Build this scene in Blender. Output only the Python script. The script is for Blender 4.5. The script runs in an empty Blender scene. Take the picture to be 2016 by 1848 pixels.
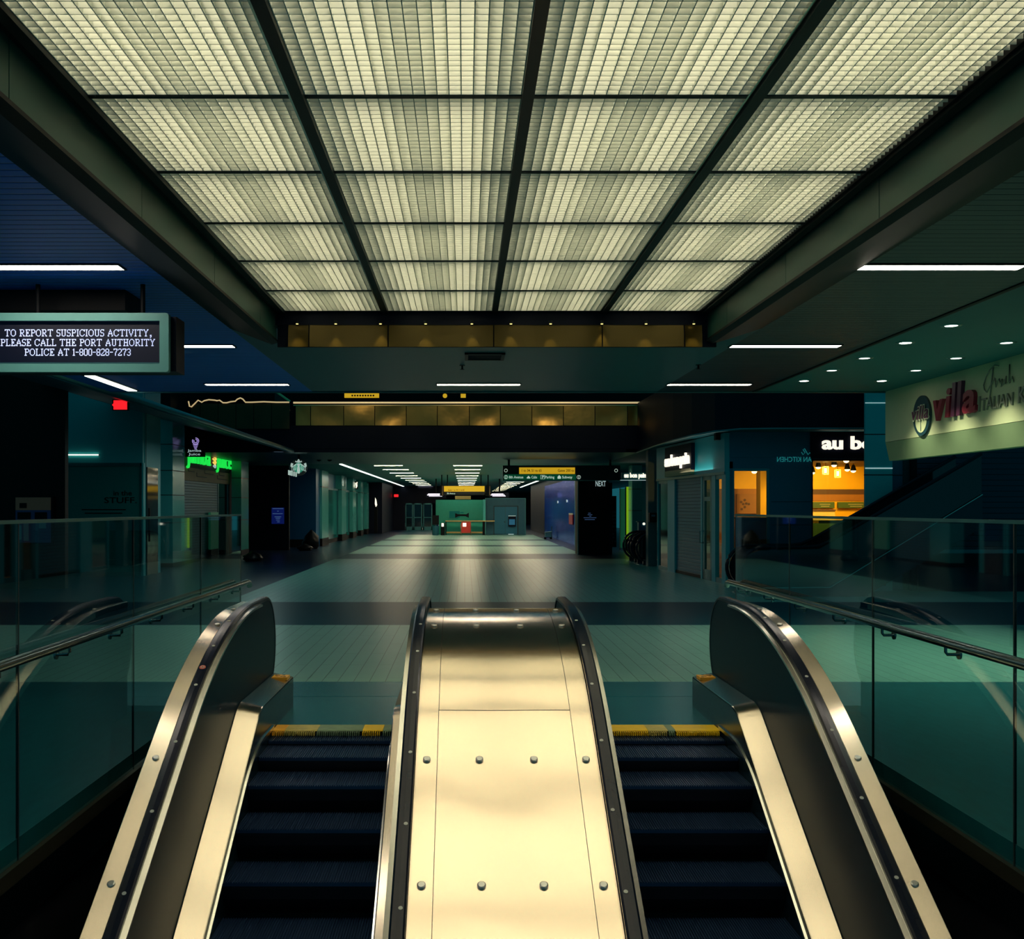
import bpy, math, random
from mathutils import Vector, Matrix
random.seed(7)
D = bpy.data
sc = bpy.context.scene
COL = sc.collection
PI = math.pi

# ---------------------------------------------------------------- camera
FPX, CX, CY, HC = 2115.0, 915.0, 1000.0, 1.8
cam_data = D.cameras.new('camera')
cam = D.objects.new('camera', cam_data)
COL.objects.link(cam)
cam.location = (0, 0, HC)
cam.rotation_euler = (PI / 2, 0, 0)
cam_data.sensor_fit = 'HORIZONTAL'
cam_data.sensor_width = 36.0
cam_data.lens = FPX / 2016.0 * 36.0
cam_data.shift_x = (1008 - CX) / 2016.0
cam_data.shift_y = (CY - 924) / 2016.0
cam_data.clip_end = 400
sc.camera = cam


def at(px, py, d):
    """point of the place that the photograph shows at px, py when it stands d metres away"""
    return Vector(((px - CX) / FPX * d, d, HC + (CY - py) / FPX * d))


def xat(px, d):
    return (px - CX) / FPX * d


def zat(py, d):
    return HC + (CY - py) / FPX * d


# ---------------------------------------------------------------- materials
MATS = {}


def mat(name, col, rough=0.5, metal=0.0, emit=0.0, ecol=None, spec=0.5, vary=0.12, scale=6.0, bump=0.0, bscale=40.0,
        stretch=(1, 1, 1), coat=0.0):
    m = D.materials.new(name)
    m.use_nodes = True
    nt = m.node_tree
    b = nt.nodes['Principled BSDF']
    b.inputs['Roughness'].default_value = rough
    b.inputs['Metallic'].default_value = metal
    b.inputs['Specular IOR Level'].default_value = spec
    if coat:
        b.inputs['Coat Weight'].default_value = coat
        b.inputs['Coat Roughness'].default_value = 0.08
    tc = nt.nodes.new('ShaderNodeTexCoord')
    mp = nt.nodes.new('ShaderNodeMapping')
    mp.inputs['Scale'].default_value = stretch
    nt.links.new(tc.outputs['Object'], mp.inputs['Vector'])
    nz = nt.nodes.new('ShaderNodeTexNoise')
    nz.inputs['Scale'].default_value = scale
    nz.inputs['Detail'].default_value = 3
    nt.links.new(mp.outputs['Vector'], nz.inputs['Vector'])
    mx = nt.nodes.new('ShaderNodeMixRGB')
    mx.inputs['Color1'].default_value = tuple(max(0, c * (1 - vary)) for c in col) + (1,)
    mx.inputs['Color2'].default_value = tuple(min(1, c * (1 + vary)) for c in col) + (1,)
    nt.links.new(nz.outputs['Fac'], mx.inputs['Fac'])
    nt.links.new(mx.outputs['Color'], b.inputs['Base Color'])
    if emit:
        b.inputs['Emission Color'].default_value = tuple(ecol or col) + (1,)
        b.inputs['Emission Strength'].default_value = emit
    if bump:
        n2 = nt.nodes.new('ShaderNodeTexNoise')
        n2.inputs['Scale'].default_value = bscale
        n2.inputs['Detail'].default_value = 2
        nt.links.new(mp.outputs['Vector'], n2.inputs['Vector'])
        bp = nt.nodes.new('ShaderNodeBump')
        bp.inputs['Strength'].default_value = bump
        bp.inputs['Distance'].default_value = 0.02
        nt.links.new(n2.outputs['Fac'], bp.inputs['Height'])
        nt.links.new(bp.outputs['Normal'], b.inputs['Normal'])
    MATS[name] = m
    return m


def slat_mat(name, col, dark, pitch, axis='Y', rough=0.4, metal=0.0, depth=0.01):
    """slats or ribs: bands across one axis"""
    m = mat(name, col, rough, metal)
    nt = m.node_tree
    b = nt.nodes['Principled BSDF']
    tc = [n for n in nt.nodes if n.type == 'TEX_COORD'][0]
    sep = nt.nodes.new('ShaderNodeSeparateXYZ')
    nt.links.new(tc.outputs['Object'], sep.inputs[0])
    mul = nt.nodes.new('ShaderNodeMath'); mul.operation = 'MULTIPLY'; mul.inputs[1].default_value = 1.0 / pitch
    nt.links.new(sep.outputs[axis], mul.inputs[0])
    fr = nt.nodes.new('ShaderNodeMath'); fr.operation = 'FRACT'
    nt.links.new(mul.outputs[0], fr.inputs[0])
    rp = nt.nodes.new('ShaderNodeValToRGB')
    rp.color_ramp.elements[0].position = 0.0
    rp.color_ramp.elements[0].color = (0, 0, 0, 1)
    rp.color_ramp.elements[1].position = 0.16
    rp.color_ramp.elements[1].color = (1, 1, 1, 1)
    e = rp.color_ramp.elements.new(0.9); e.color = (1, 1, 1, 1)
    e = rp.color_ramp.elements.new(1.0); e.color = (0, 0, 0, 1)
    nt.links.new(fr.outputs[0], rp.inputs['Fac'])
    mx = nt.nodes.new('ShaderNodeMixRGB')
    mx.inputs['Color1'].default_value = tuple(dark) + (1,)
    mx.inputs['Color2'].default_value = tuple(col) + (1,)
    nt.links.new(rp.outputs['Color'], mx.inputs['Fac'])
    nt.links.new(mx.outputs['Color'], b.inputs['Base Color'])
    bp = nt.nodes.new('ShaderNodeBump')
    bp.inputs['Strength'].default_value = 0.6
    bp.inputs['Distance'].default_value = depth
    nt.links.new(rp.outputs['Color'], bp.inputs['Height'])
    nt.links.new(bp.outputs['Normal'], b.inputs['Normal'])
    return m


def tile_mat(name, c1, c2, mortar, bw, bh, rough=0.25):
    m = mat(name, c1, rough)
    nt = m.node_tree
    b = nt.nodes['Principled BSDF']
    tc = [n for n in nt.nodes if n.type == 'TEX_COORD'][0]
    mp = nt.nodes.new('ShaderNodeMapping')
    mp.inputs['Rotation'].default_value = (0, 0, PI / 2)
    nt.links.new(tc.outputs['Object'], mp.inputs['Vector'])
    br = nt.nodes.new('ShaderNodeTexBrick')
    br.inputs['Scale'].default_value = 1.0
    br.inputs['Brick Width'].default_value = bw
    br.inputs['Row Height'].default_value = bh
    br.inputs['Mortar Size'].default_value = 0.004
    br.inputs['Color1'].default_value = tuple(c1) + (1,)
    br.inputs['Color2'].default_value = tuple(c2) + (1,)
    br.inputs['Mortar'].default_value = tuple(mortar) + (1,)
    br.offset = 0.5
    nt.links.new(mp.outputs['Vector'], br.inputs['Vector'])
    nt.links.new(br.outputs['Color'], b.inputs['Base Color'])
    nz = nt.nodes.new('ShaderNodeTexNoise'); nz.inputs['Scale'].default_value = 1.7; nz.inputs['Detail'].default_value = 4
    nt.links.new(tc.outputs['Object'], nz.inputs['Vector'])
    mr = nt.nodes.new('ShaderNodeMapRange')
    mr.inputs['To Min'].default_value = rough * 0.92
    mr.inputs['To Max'].default_value = rough * 1.1
    nt.links.new(nz.outputs['Fac'], mr.inputs['Value'])
    nt.links.new(mr.outputs['Result'], b.inputs['Roughness'])
    bp = nt.nodes.new('ShaderNodeBump'); bp.invert = True
    bp.inputs['Strength'].default_value = 0.12; bp.inputs['Distance'].default_value = 0.002
    nt.links.new(br.outputs['Fac'], bp.inputs['Height'])
    return m


def glass_mat(name, tint=(0.72, 0.9, 0.86), refl=1.0, rough=0.02):
    m = D.materials.new(name)
    m.use_nodes = True
    nt = m.node_tree
    nt.nodes.clear()
    out = nt.nodes.new('ShaderNodeOutputMaterial')
    tr = nt.nodes.new('ShaderNodeBsdfTransparent'); tr.inputs[0].default_value = tuple(tint) + (1,)
    gl = nt.nodes.new('ShaderNodeBsdfGlossy'); gl.inputs['Roughness'].default_value = rough
    gl.inputs[0].default_value = (0.9, 1.0, 0.98, 1)
    lw = nt.nodes.new('ShaderNodeFresnel'); lw.inputs['IOR'].default_value = 1.5
    nz = nt.nodes.new('ShaderNodeTexNoise'); nz.inputs['Scale'].default_value = 2.0
    ml = nt.nodes.new('ShaderNodeMath'); ml.operation = 'MULTIPLY'; ml.inputs[1].default_value = refl
    ge = nt.nodes.new('ShaderNodeNewGeometry')
    inv = nt.nodes.new('ShaderNodeMath'); inv.operation = 'SUBTRACT'; inv.inputs[0].default_value = 1.0
    nt.links.new(ge.outputs['Backfacing'], inv.inputs[1])
    m2 = nt.nodes.new('ShaderNodeMath'); m2.operation = 'MULTIPLY'
    nt.links.new(lw.outputs[0], m2.inputs[0]); nt.links.new(inv.outputs[0], m2.inputs[1])
    nt.links.new(m2.outputs[0], ml.inputs[0])
    mr = nt.nodes.new('ShaderNodeMapRange')
    mr.inputs['To Min'].default_value = rough; mr.inputs['To Max'].default_value = rough * 2
    nt.links.new(nz.outputs['Fac'], mr.inputs['Value'])
    nt.links.new(mr.outputs['Result'], gl.inputs['Roughness'])
    mx = nt.nodes.new('ShaderNodeMixShader')
    nt.links.new(ml.outputs[0], mx.inputs[0])
    nt.links.new(tr.outputs[0], mx.inputs[1])
    nt.links.new(gl.outputs[0], mx.inputs[2])
    nt.links.new(mx.outputs[0], out.inputs[0])
    MATS[name] = m
    return m


M = {}
# lamps
M['tube'] = mat('fluorescent_tube', (1, .95, .8), .4, emit=9.5, ecol=(1, .89, .66))
M['lightbox'] = mat('lightbox_sheet', (1, .95, .8), .6, emit=0.50, ecol=(.90, .90, .72))
M['louver'] = mat('louver_plastic', (.76, .78, .68), .45, vary=.05)
M['lamp_warm'] = mat('lamp_cream', (1, .95, .85), .4, emit=26.0, ecol=(1, .90, .74))
M['lamp_far'] = mat('lamp_far_hall', (1, .95, .85), .4, emit=85.0, ecol=(1, .84, .56))
M['lamp_cove'] = mat('lamp_cove', (1, .95, .85), .4, emit=4.0, ecol=(.85, .95, .82))
M['lamp_down'] = mat('lamp_down', (1, 1, .95), .4, emit=4.0, ecol=(.92, .93, .85))
M['bulb'] = mat('bulb_amber', (1, .8, .5), .4, emit=7.0, ecol=(1, .72, .32))
M['red_lamp'] = mat('exit_red', (.8, .02, .02), .4, emit=1.6, ecol=(1, .01, .015))
# setting
M['tile'] = tile_mat('floor_tile', (.18, .40, .335), (.165, .375, .315), (.02, .055, .05), 1.9, .165, .30)
M['granite'] = mat('floor_granite', (.001, .046, .072), .32, spec=.06, vary=.25, scale=30)
M['granite_side'] = mat('floor_granite_side', (.003, .014, .040), .3, spec=.2, vary=.25, scale=30)
M['granite_mid'] = mat('floor_granite_teal', (.010, .105, .12), .30, spec=.3, vary=.45, scale=6, stretch=(3, .6, 1))
M['slat_bluelit'] = slat_mat('ceiling_slats_bluelit', (.012, .20, .85), (.003, .05, .25), .11, 'Y', .4)  # blue light on the slats, put into their colour
M['slat_dark'] = slat_mat('ceiling_slats_dark', (.0012, .016, .030), (.0008, .005, .010), .11, 'Y', .5)
M['slat_far'] = slat_mat('ceiling_slats_far', (.02, .19, .19), (.006, .06, .06), .15, 'Y', .45)
M['plaster_teal'] = mat('ceiling_plaster', (.008, .13, .145), .6, spec=.3, vary=.05)
M['ceil_metal'] = mat('ceiling_metal', (.005, .10, .13), .4, .2, vary=.1)
M['black'] = mat('black_paint', (.003, .004, .006), .55, spec=.15, vary=.3)
M['black_blue'] = mat('black_blue_paint', (.002, .004, .014), .5, spec=.15, vary=.2)
M['dark_brown'] = mat('dark_brown_panel', (.006, .004, .004), .5, spec=.15, vary=.3)
M['grid'] = mat('grid_black', (.004, .008, .010), .45, spec=.25, vary=.2)
M['fascia'] = mat('fascia_green', (.014, .075, .062), .42, .2, spec=.3, vary=.12, scale=1.5)
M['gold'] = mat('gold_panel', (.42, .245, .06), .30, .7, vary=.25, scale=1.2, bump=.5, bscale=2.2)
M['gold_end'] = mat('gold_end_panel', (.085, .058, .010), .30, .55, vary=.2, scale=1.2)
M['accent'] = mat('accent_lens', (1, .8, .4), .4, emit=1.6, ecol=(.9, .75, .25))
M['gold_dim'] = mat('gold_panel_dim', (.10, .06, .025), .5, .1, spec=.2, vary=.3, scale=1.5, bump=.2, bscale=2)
M['brass'] = mat('brass_rail', (.85, .62, .28), .28, .9)
M['brass_glow'] = mat('brass_rail_glow', (.9, .7, .4), .3, .6, emit=.5, ecol=(1, .72, .35))  # glow stands in for light caught by the brass
M['wall_teal'] = mat('wall_teal_panel', (.035, .42, .44), .35, vary=.12, scale=.9)
M['wall_blue'] = mat('wall_blue_panel', (.010, .13, .22), .35, vary=.1, scale=.9)
M['wall_deep'] = mat('wall_deep_teal', (.008, .09, .11), .45, vary=.15)
M['pier'] = mat('pier_tile', (.10, .50, .47), .18, .1, vary=.08, scale=1.0)
M['pier_blue'] = mat('pier_tile_blue', (.006, .08, .22), .3, vary=.1, scale=.6)
M['seam'] = mat('seam_dark', (.01, .02, .022), .5)
M['steel_frame'] = mat('frame_steel', (.06, .22, .24), .32, .6)
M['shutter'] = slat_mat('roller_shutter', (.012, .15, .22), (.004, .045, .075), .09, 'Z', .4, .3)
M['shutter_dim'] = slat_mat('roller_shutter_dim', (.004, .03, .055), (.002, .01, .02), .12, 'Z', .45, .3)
M['dark_glass'] = mat('dark_glass', (.006, .012, .016), .06, spec=.8, vary=.1)
M['frosted'] = mat('window_film', (.012, .19, .18), .12, spec=.6, vary=.2, scale=.7)
M['glass'] = glass_mat('barrier_glass', (.76, .92, .915), 1.8, .015)
M['glass_shop'] = glass_mat('shop_glass', (.96, .97, .95), .8, .01)
M['glass_door'] = glass_mat('door_glass', (.35, .5, .45), 1.2, .02)
# escalator
M['panel'] = mat('deck_stainless', (.90, .765, .57), .22, 1.0, vary=.03, scale=2, bump=.05, bscale=2.6, stretch=(.8, 1.6, 1))
def brushed(m, aniso):
    nt = m.node_tree
    b = nt.nodes['Principled BSDF']
    tg = nt.nodes.new('ShaderNodeTangent'); tg.direction_type = 'UV_MAP'
    nt.links.new(tg.outputs[0], b.inputs['Tangent'])
    b.inputs['Anisotropic'].default_value = aniso


brushed(M['panel'], .92)
M['deck'] = mat('side_deck_stainless', (.90, .79, .62), .26, 1.0, vary=.05, scale=3, bump=.03, bscale=3)
brushed(M['deck'], .92)
M['inner_deck'] = mat('inner_deck_stainless', (.90, .79, .62), .26, 1.0, vary=.05, scale=3)
brushed(M['inner_deck'], .9)
M['balustrade'] = mat('balustrade_steel', (.005, .026, .040), .3, spec=.02, vary=.15, scale=1.5)
M['skirt'] = mat('skirt_steel', (.010, .035, .05), .25, .4, vary=.15)
M['strip'] = mat('trim_strip', (.66, .66, .58), .22, 1.0)
M['rubber'] = mat('handrail_rubber', (.003, .007, .016), .24, spec=.22, vary=.2)
M['dot'] = mat('handrail_dot', (.42, .44, .38), .5)
M['plate'] = mat('landing_plate_steel', (.03, .26, .32), .25, .6, vary=.2, scale=2.5, stretch=(.5, 3, 1))
M['step'] = mat('step_metal', (.02, .05, .12), .32, .5, vary=.2)
M['step_dark'] = mat('step_riser', (.006, .008, .014), .5, .3)
M['yellow'] = mat('comb_yellow', (.95, .58, .005), .45, vary=.15, scale=12)
M['yellow_worn'] = mat('comb_yellow_worn', (.50, .42, .10), .45, vary=.4, scale=14)
M['grey_worn'] = mat('comb_grey_worn', (.17, .26, .14), .45, vary=.4, scale=14)
M['orange'] = mat('comb_orange', (.90, .44, .03), .5)
M['stud'] = mat('stud_metal', (.42, .43, .40), .3, .9)
M['red_sticker'] = mat('sticker_red', (.55, .10, .07), .5)
M['pit'] = mat('pit_black', (.004, .005, .008), .6)
M['chrome'] = mat('chrome', (.20, .30, .30), .2, 1.0)
M['channel'] = mat('glass_channel', (.10, .095, .06), .3, .8)
M['slab_edge'] = mat('slab_edge_panel', (.60, .52, .42), .16, 1.0)
# signs
M['sign_body'] = mat('sign_housing_teal', (.10, .30, .28), .4, vary=.1)
M['screen'] = mat('led_screen', (.003, .004, .014), .35, emit=.004, ecol=(.02, .08, .8))
M['led'] = mat('led_pixels', (.5, .55, .8), .5, emit=.85, ecol=(.55, .62, .95))
M['led_white'] = mat('led_white', (.8, .75, .85), .5, emit=1.1, ecol=(.85, .8, .95))
M['neon_green'] = mat('neon_green', (.02, .5, .1), .5, emit=.85, ecol=(.012, .85, .08))
M['neon_red'] = mat('neon_red', (.7, .05, .05), .5, emit=1.0, ecol=(.9, .05, .05))
M['neon_yellow'] = mat('neon_yellow', (.8, .6, .1), .5, emit=.9, ecol=(.95, .6, .12))
M['violet'] = mat('lit_violet', (.5, .35, .8), .5, emit=.55, ecol=(.5, .38, .85))
M['white_lit'] = mat('lit_white', (.9, .88, .8), .5, emit=1.15, ecol=(1, .9, .72))
M['white_dim'] = mat('lit_white_dim', (.7, .8, .8), .5, emit=.5, ecol=(.6, .8, .8))
M['reflection_text'] = mat('reflection_text', (.03, .3, .3), .5, emit=.18, ecol=(.05, .7, .7))
M['emblem_green'] = mat('emblem_green', (.02, .35, .2), .5, emit=.16, ecol=(.05, .75, .5))
M['emblem_white'] = mat('emblem_white', (.7, .85, .8), .5, emit=.42, ecol=(.75, .95, .85))
M['emblem_black'] = mat('emblem_black', (.004, .015, .012), .5)
M['plank'] = mat('sign_planks', (.50, .30, .15), .55, vary=.2, scale=2)
M['plank_dark'] = mat('sign_planks_gap', (.03, .02, .015), .6)
M['cream_sign'] = mat('sign_cream_board', (.50, .56, .34), .5, vary=.05)
M['shaded_lip'] = mat('sign_lip_shaded', (.20, .29, .16), .5, vary=.06)  # darker green paints the shade on the downward slant
M['crimson'] = mat('letter_crimson', (.26, .015, .04), .45)
M['purple_dark'] = mat('letter_plum', (.09, .02, .06), .45)
M['navy'] = mat('emblem_navy', (.012, .05, .07), .4)
M['pale_letter'] = mat('letter_pale', (.55, .58, .45), .4)
M['grey_letter'] = mat('letter_grey', (.20, .23, .18), .4)
M['sign_yellow'] = mat('sign_yellow', (.7, .42, .02), .45, emit=.55, ecol=(.95, .55, .02))
M['sign_yellow_dim'] = mat('sign_yellow_unlit', (.06, .04, .012), .5)
M['sign_green'] = mat('sign_green', (.005, .07, .03), .45, emit=.07, ecol=(.01, .6, .25))
M['sign_dark'] = mat('sign_dark', (.006, .012, .016), .4)
M['ink'] = mat('ink_black', (.004, .004, .004), .6, spec=.15)
M['text_white'] = mat('text_white', (.7, .85, .75), .5, emit=.55, ecol=(.8, 1, .85))
M['poster_blue'] = mat('poster_blue', (.01, .03, .25), .4, emit=.10, ecol=(.02, .05, .6))
M['text_blue'] = mat('text_blue', (.08, .2, .5), .5, emit=.16, ecol=(.2, .4, .9))
M['poster_tan'] = mat('poster_tan', (.25, .14, .08), .5, emit=.02)
M['poster_teal'] = mat('poster_teal', (.05, .2, .25), .5, emit=.03)
M['poster_navy'] = mat('poster_navy', (.01, .03, .12), .5, emit=.03)
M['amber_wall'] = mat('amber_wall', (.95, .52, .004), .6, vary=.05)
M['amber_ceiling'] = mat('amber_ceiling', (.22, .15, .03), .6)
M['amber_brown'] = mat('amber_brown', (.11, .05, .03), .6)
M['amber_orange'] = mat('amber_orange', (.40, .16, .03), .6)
M['menu_green'] = mat('menu_green', (.06, .12, .03), .5)
M['menu_text'] = mat('menu_text', (.35, .33, .12), .5, emit=.12)
M['counter_cream'] = mat('counter_cream', (.62, .42, .14), .5)
M['poster_orange'] = mat('poster_orange', (.35, .15, .04), .6)
M['lime'] = mat('lime_panel', (.30, .55, .02), .5, emit=.35, ecol=(.45, .85, .02))
M['green_panel'] = mat('green_panel', (.05, .26, .14), .5, emit=.05, ecol=(.05, .6, .3))
M['booth_green'] = mat('booth_green', (.012, .26, .17), .4, emit=.02, ecol=(.03, .6, .40))
M['booth_grey'] = mat('booth_grey_teal', (.012, .10, .15), .45)
M['red_board'] = mat('red_board', (.45, .03, .02), .5, emit=.12, ecol=(.9, .05, .03))
M['blue_metal'] = mat('blue_ribbed_metal', (.015, .08, .62), .18, .7, vary=.3, scale=1)
M['screen_blue'] = mat('screen_blue', (.02, .15, .3), .4, emit=.10, ecol=(.05, .4, .8))
M['bundle'] = mat('black_plastic', (.003, .004, .006), .35, spec=.2)


# ---------------------------------------------------------------- mesh builder
class MB:
    def __init__(self):
        self.v, self.f, self.mi, self.sm = [], [], [], []

    def add(self, vs, fs, mi=0, smooth=False):
        b = len(self.v)
        self.v += [tuple(p) for p in vs]
        for f in fs:
            self.f.append(tuple(b + i for i in f))
            self.mi.append(mi)
            self.sm.append(smooth)
        return self

    def box(self, x0, x1, y0, y1, z0, z1, mi=0):
        x0, x1 = min(x0, x1), max(x0, x1)
        y0, y1 = min(y0, y1), max(y0, y1)
        z0, z1 = min(z0, z1), max(z0, z1)
        vs = [(x0, y0, z0), (x1, y0, z0), (x1, y1, z0), (x0, y1, z0), (x0, y0, z1), (x1, y0, z1), (x1, y1, z1), (x0, y1, z1)]
        return self.add(vs, [(0, 3, 2, 1), (4, 5, 6, 7), (0, 1, 5, 4), (1, 2, 6, 5), (2, 3, 7, 6), (3, 0, 4, 7)], mi)

    def prism(self, poly, axis, a0, a1, mi=0, smooth=False):
        """poly in the plane across axis ('x': y,z  'y': x,z  'z': x,y), run from a0 to a1"""
        n = len(poly)

        def P(p, a):
            return {'x': (a, p[0], p[1]), 'y': (p[0], a, p[1]), 'z': (p[0], p[1], a)}[axis]
        vs = [P(p, a0) for p in poly] + [P(p, a1) for p in poly]
        self.add(vs, [tuple(range(n - 1, -1, -1)), tuple(range(n, 2 * n))], mi)
        b = len(self.v) - 2 * n
        for i in range(n):
            j = (i + 1) % n
            self.f.append((b + i, b + j, b + n + j, b + n + i)); self.mi.append(mi); self.sm.append(smooth)
        return self

    def tube(self, pts, r, n=10, mi=0, caps=True):
        pts = [Vector(p) for p in pts]
        rings = []
        for i, p in enumerate(pts):
            t = (pts[min(i + 1, len(pts) - 1)] - pts[max(i - 1, 0)]).normalized()
            ref = Vector((0, 0, 1)) if abs(t.z) < .9 else Vector((1, 0, 0))
            a = t.cross(ref).normalized(); b = t.cross(a).normalized()
            rings.append([p + a * (r * math.cos(2 * PI * k / n)) + b * (r * math.sin(2 * PI * k / n)) for k in range(n)])
        vs = [q for rg in rings for q in rg]
        fs = []
        for i in range(len(pts) - 1):
            for k in range(n):
                k2 = (k + 1) % n
                fs.append((i * n + k, i * n + k2, (i + 1) * n + k2, (i + 1) * n + k))
        self.add(vs, fs, mi, True)
        if caps:
            self.add(rings[0], [tuple(range(n - 1, -1, -1))], mi)
            self.add(rings[-1], [tuple(range(n))], mi)
        return self

    def cyl(self, c, axis, r, h, n=20, mi=0, r2=None):
        """solid of turning from c along axis"""
        r2 = r if r2 is None else r2
        ax = Vector(axis).normalized()
        ref = Vector((0, 0, 1)) if abs(ax.z) < .9 else Vector((1, 0, 0))
        a = ax.cross(ref).normalized(); b = ax.cross(a).normalized()
        c = Vector(c)
        lo = [c + a * (r * math.cos(2 * PI * k / n)) + b * (r * math.sin(2 * PI * k / n)) for k in range(n)]
        hi = [c + ax * h + a * (r2 * math.cos(2 * PI * k / n)) + b * (r2 * math.sin(2 * PI * k / n)) for k in range(n)]
        self.add(lo + hi, [(k, (k + 1) % n, n + (k + 1) % n, n + k) for k in range(n)], mi, True)
        self.add(lo, [tuple(range(n - 1, -1, -1))], mi)
        self.add(hi, [tuple(range(n))], mi)
        return self

    def lathe(self, c, prof, n=20, mi=0):
        """profile (r, z) turned round the vertical through c"""
        vs, fs = [], []
        for r, z in prof:
            vs += [(c[0] + r * math.cos(2 * PI * k / n), c[1] + r * math.sin(2 * PI * k / n), c[2] + z) for k in range(n)]
        for i in range(len(prof) - 1):
            for k in range(n):
                k2 = (k + 1) % n
                fs.append((i * n + k, i * n + k2, (i + 1) * n + k2, (i + 1) * n + k))
        self.add(vs, fs, mi, True)
        self.add(vs[:n], [tuple(range(n - 1, -1, -1))], mi)
        self.add(vs[-n:], [tuple(range(n))], mi)
        return self

    def sweep(self, path, prof, closed=True, mi=0, smooth=True, mapx=lambda u: u, caps=True):
        """path in the y,z plane; prof = (u across, n along the path's upward normal)"""
        m = len(prof)
        vs, fs = [], []
        for i, (y, z) in enumerate(path):
            y0, z0 = path[max(i - 1, 0)]; y1, z1 = path[min(i + 1, len(path) - 1)]
            l = math.hypot(y1 - y0, z1 - z0)
            ny, nz = -(z1 - z0) / l, (y1 - y0) / l
            for u, n in prof:
                vs.append((mapx(u), y + n * ny, z + n * nz))
        rng = range(m) if closed else range(m - 1)
        for i in range(len(path) - 1):
            for k in rng:
                k2 = (k + 1) % m
                fs.append((i * m + k, i * m + k2, (i + 1) * m + k2, (i + 1) * m + k))
        # every side of the profile is a strip of its own, so edges stay crisp
        for k in rng:
            k2 = (k + 1) % m
            sv, sf = [], []
            for i in range(len(path)):
                sv += [vs[i * m + k], vs[i * m + k2]]
            for i in range(len(path) - 1):
                sf.append((2 * i, 2 * i + 1, 2 * i + 3, 2 * i + 2))
            self.add(sv, sf, mi, smooth)
        if closed and caps:
            self.add(vs[:m], [tuple(range(m - 1, -1, -1))], mi)
            self.add(vs[-m:], [tuple(range(m))], mi)
        return self

    def text(self, s, o, right, up, size, depth=.01, mi=0, bold=0.0, shear=0.0, align='LEFT', width=None, spacing=1.0):
        """lettering standing on the plane through o"""
        cu = D.curves.new('t', 'FONT')
        cu.body = s
        cu.size = 1.0
        cu.extrude = .5
        cu.offset = bold
        cu.shear = shear
        cu.align_x = align
        cu.space_character = spacing
        cu.resolution_u = 3
        ob = D.objects.new('t', cu)
        COL.objects.link(ob)
        dg = bpy.context.evaluated_depsgraph_get()
        me = D.meshes.new_from_object(ob.evaluated_get(dg))
        R, U = Vector(right).normalized(), Vector(up).normalized()
        N = R.cross(U).normalized()
        sx = size
        if width and len(me.vertices):
            xs = [v.co.x for v in me.vertices]
            sx = width / (max(xs) - min(xs))
        vs = [Vector(o) + R * (v.co.x * sx) + U * (v.co.y * size) + N * ((v.co.z + .5) * depth) for v in me.vertices]
        self.add(vs, [tuple(p.vertices) for p in me.polygons], mi)
        D.objects.remove(ob); D.curves.remove(cu); D.meshes.remove(me)
        return self


def obj(name, mb, m, parent=None):
    me = D.meshes.new(name)
    me.from_pydata(mb.v, [], mb.f)
    for mm in (m if isinstance(m, (list, tuple)) else [m]):
        me.materials.append(M[mm] if isinstance(mm, str) else mm)
    me.polygons.foreach_set('material_index', mb.mi)
    me.polygons.foreach_set('use_smooth', mb.sm)
    me.update()
    if m in ('panel', 'deck', 'inner_deck'):
        uv = me.uv_layers.new(name='brush')
        for lp in me.loops:
            co = me.vertices[lp.vertex_index].co
            uv.data[lp.index].uv = (co.x, co.y)
    o = D.objects.new(name, me)
    COL.objects.link(o)
    if parent is not None:
        o.parent = parent
        r = parent
        off = Vector((0, 0, 0))
        while r is not None:
            off += r.location
            r = r.parent
        o.location = -off
    return o


def thing(name, label, cat, loc=(0, 0, 0), group=None):
    o = D.objects.new(name, None)
    o.empty_display_size = .1
    COL.objects.link(o)
    o.location = loc
    o['label'] = label
    o['category'] = cat
    if group:
        o['group'] = group
    return o


def tag(o, label, cat, group=None, kind=None):
    o['label'] = label
    o['category'] = cat
    if group:
        o['group'] = group
    if kind:
        o['kind'] = kind
    return o


def struct(name, mb, m, parent=None, label=None, cat=None):
    o = obj(name, mb, m, parent)
    if parent is None:
        o['kind'] = 'structure'
        if label:
            o['label'] = label
        if cat:
            o['category'] = cat
    return o


def dup(root, dx, dy, dz, label, group=None):
    r = root.copy(); COL.objects.link(r)
    r.location = root.location + Vector((dx, dy, dz))
    r['label'] = label
    if group:
        r['group'] = group
    for ch in root.children:
        c = ch.copy(); COL.objects.link(c); c.parent = r
        for g in ch.children:
            d = g.copy(); COL.objects.link(d); d.parent = c
    return r


def lamp(name, kind, loc, energy, color, **kw):
    l = D.lights.new(name, kind)
    l.energy = energy
    l.color = color
    for k, v in kw.items():
        setattr(l, k, v)
    o = D.objects.new(name, l)
    COL.objects.link(o)
    o.location = loc
    return o


ORD = ['first', 'second', 'third', 'fourth', 'fifth', 'sixth', 'seventh', 'eighth', 'ninth', 'tenth', 'eleventh', 'twelfth',
       'thirteenth', 'fourteenth', 'fifteenth', 'sixteenth']
B = MB

# ================================================================ FLOOR
AX = .255                                    # axis of the pair of escalators
XL, XR = -2.44, 2.95                         # edges of the well
fl = B()
Z0 = -.2


def floor_rect(x0, x1, y0, y1, mi):
    fl.box(x0, x1, y0, y1, Z0, 0, mi)


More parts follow.
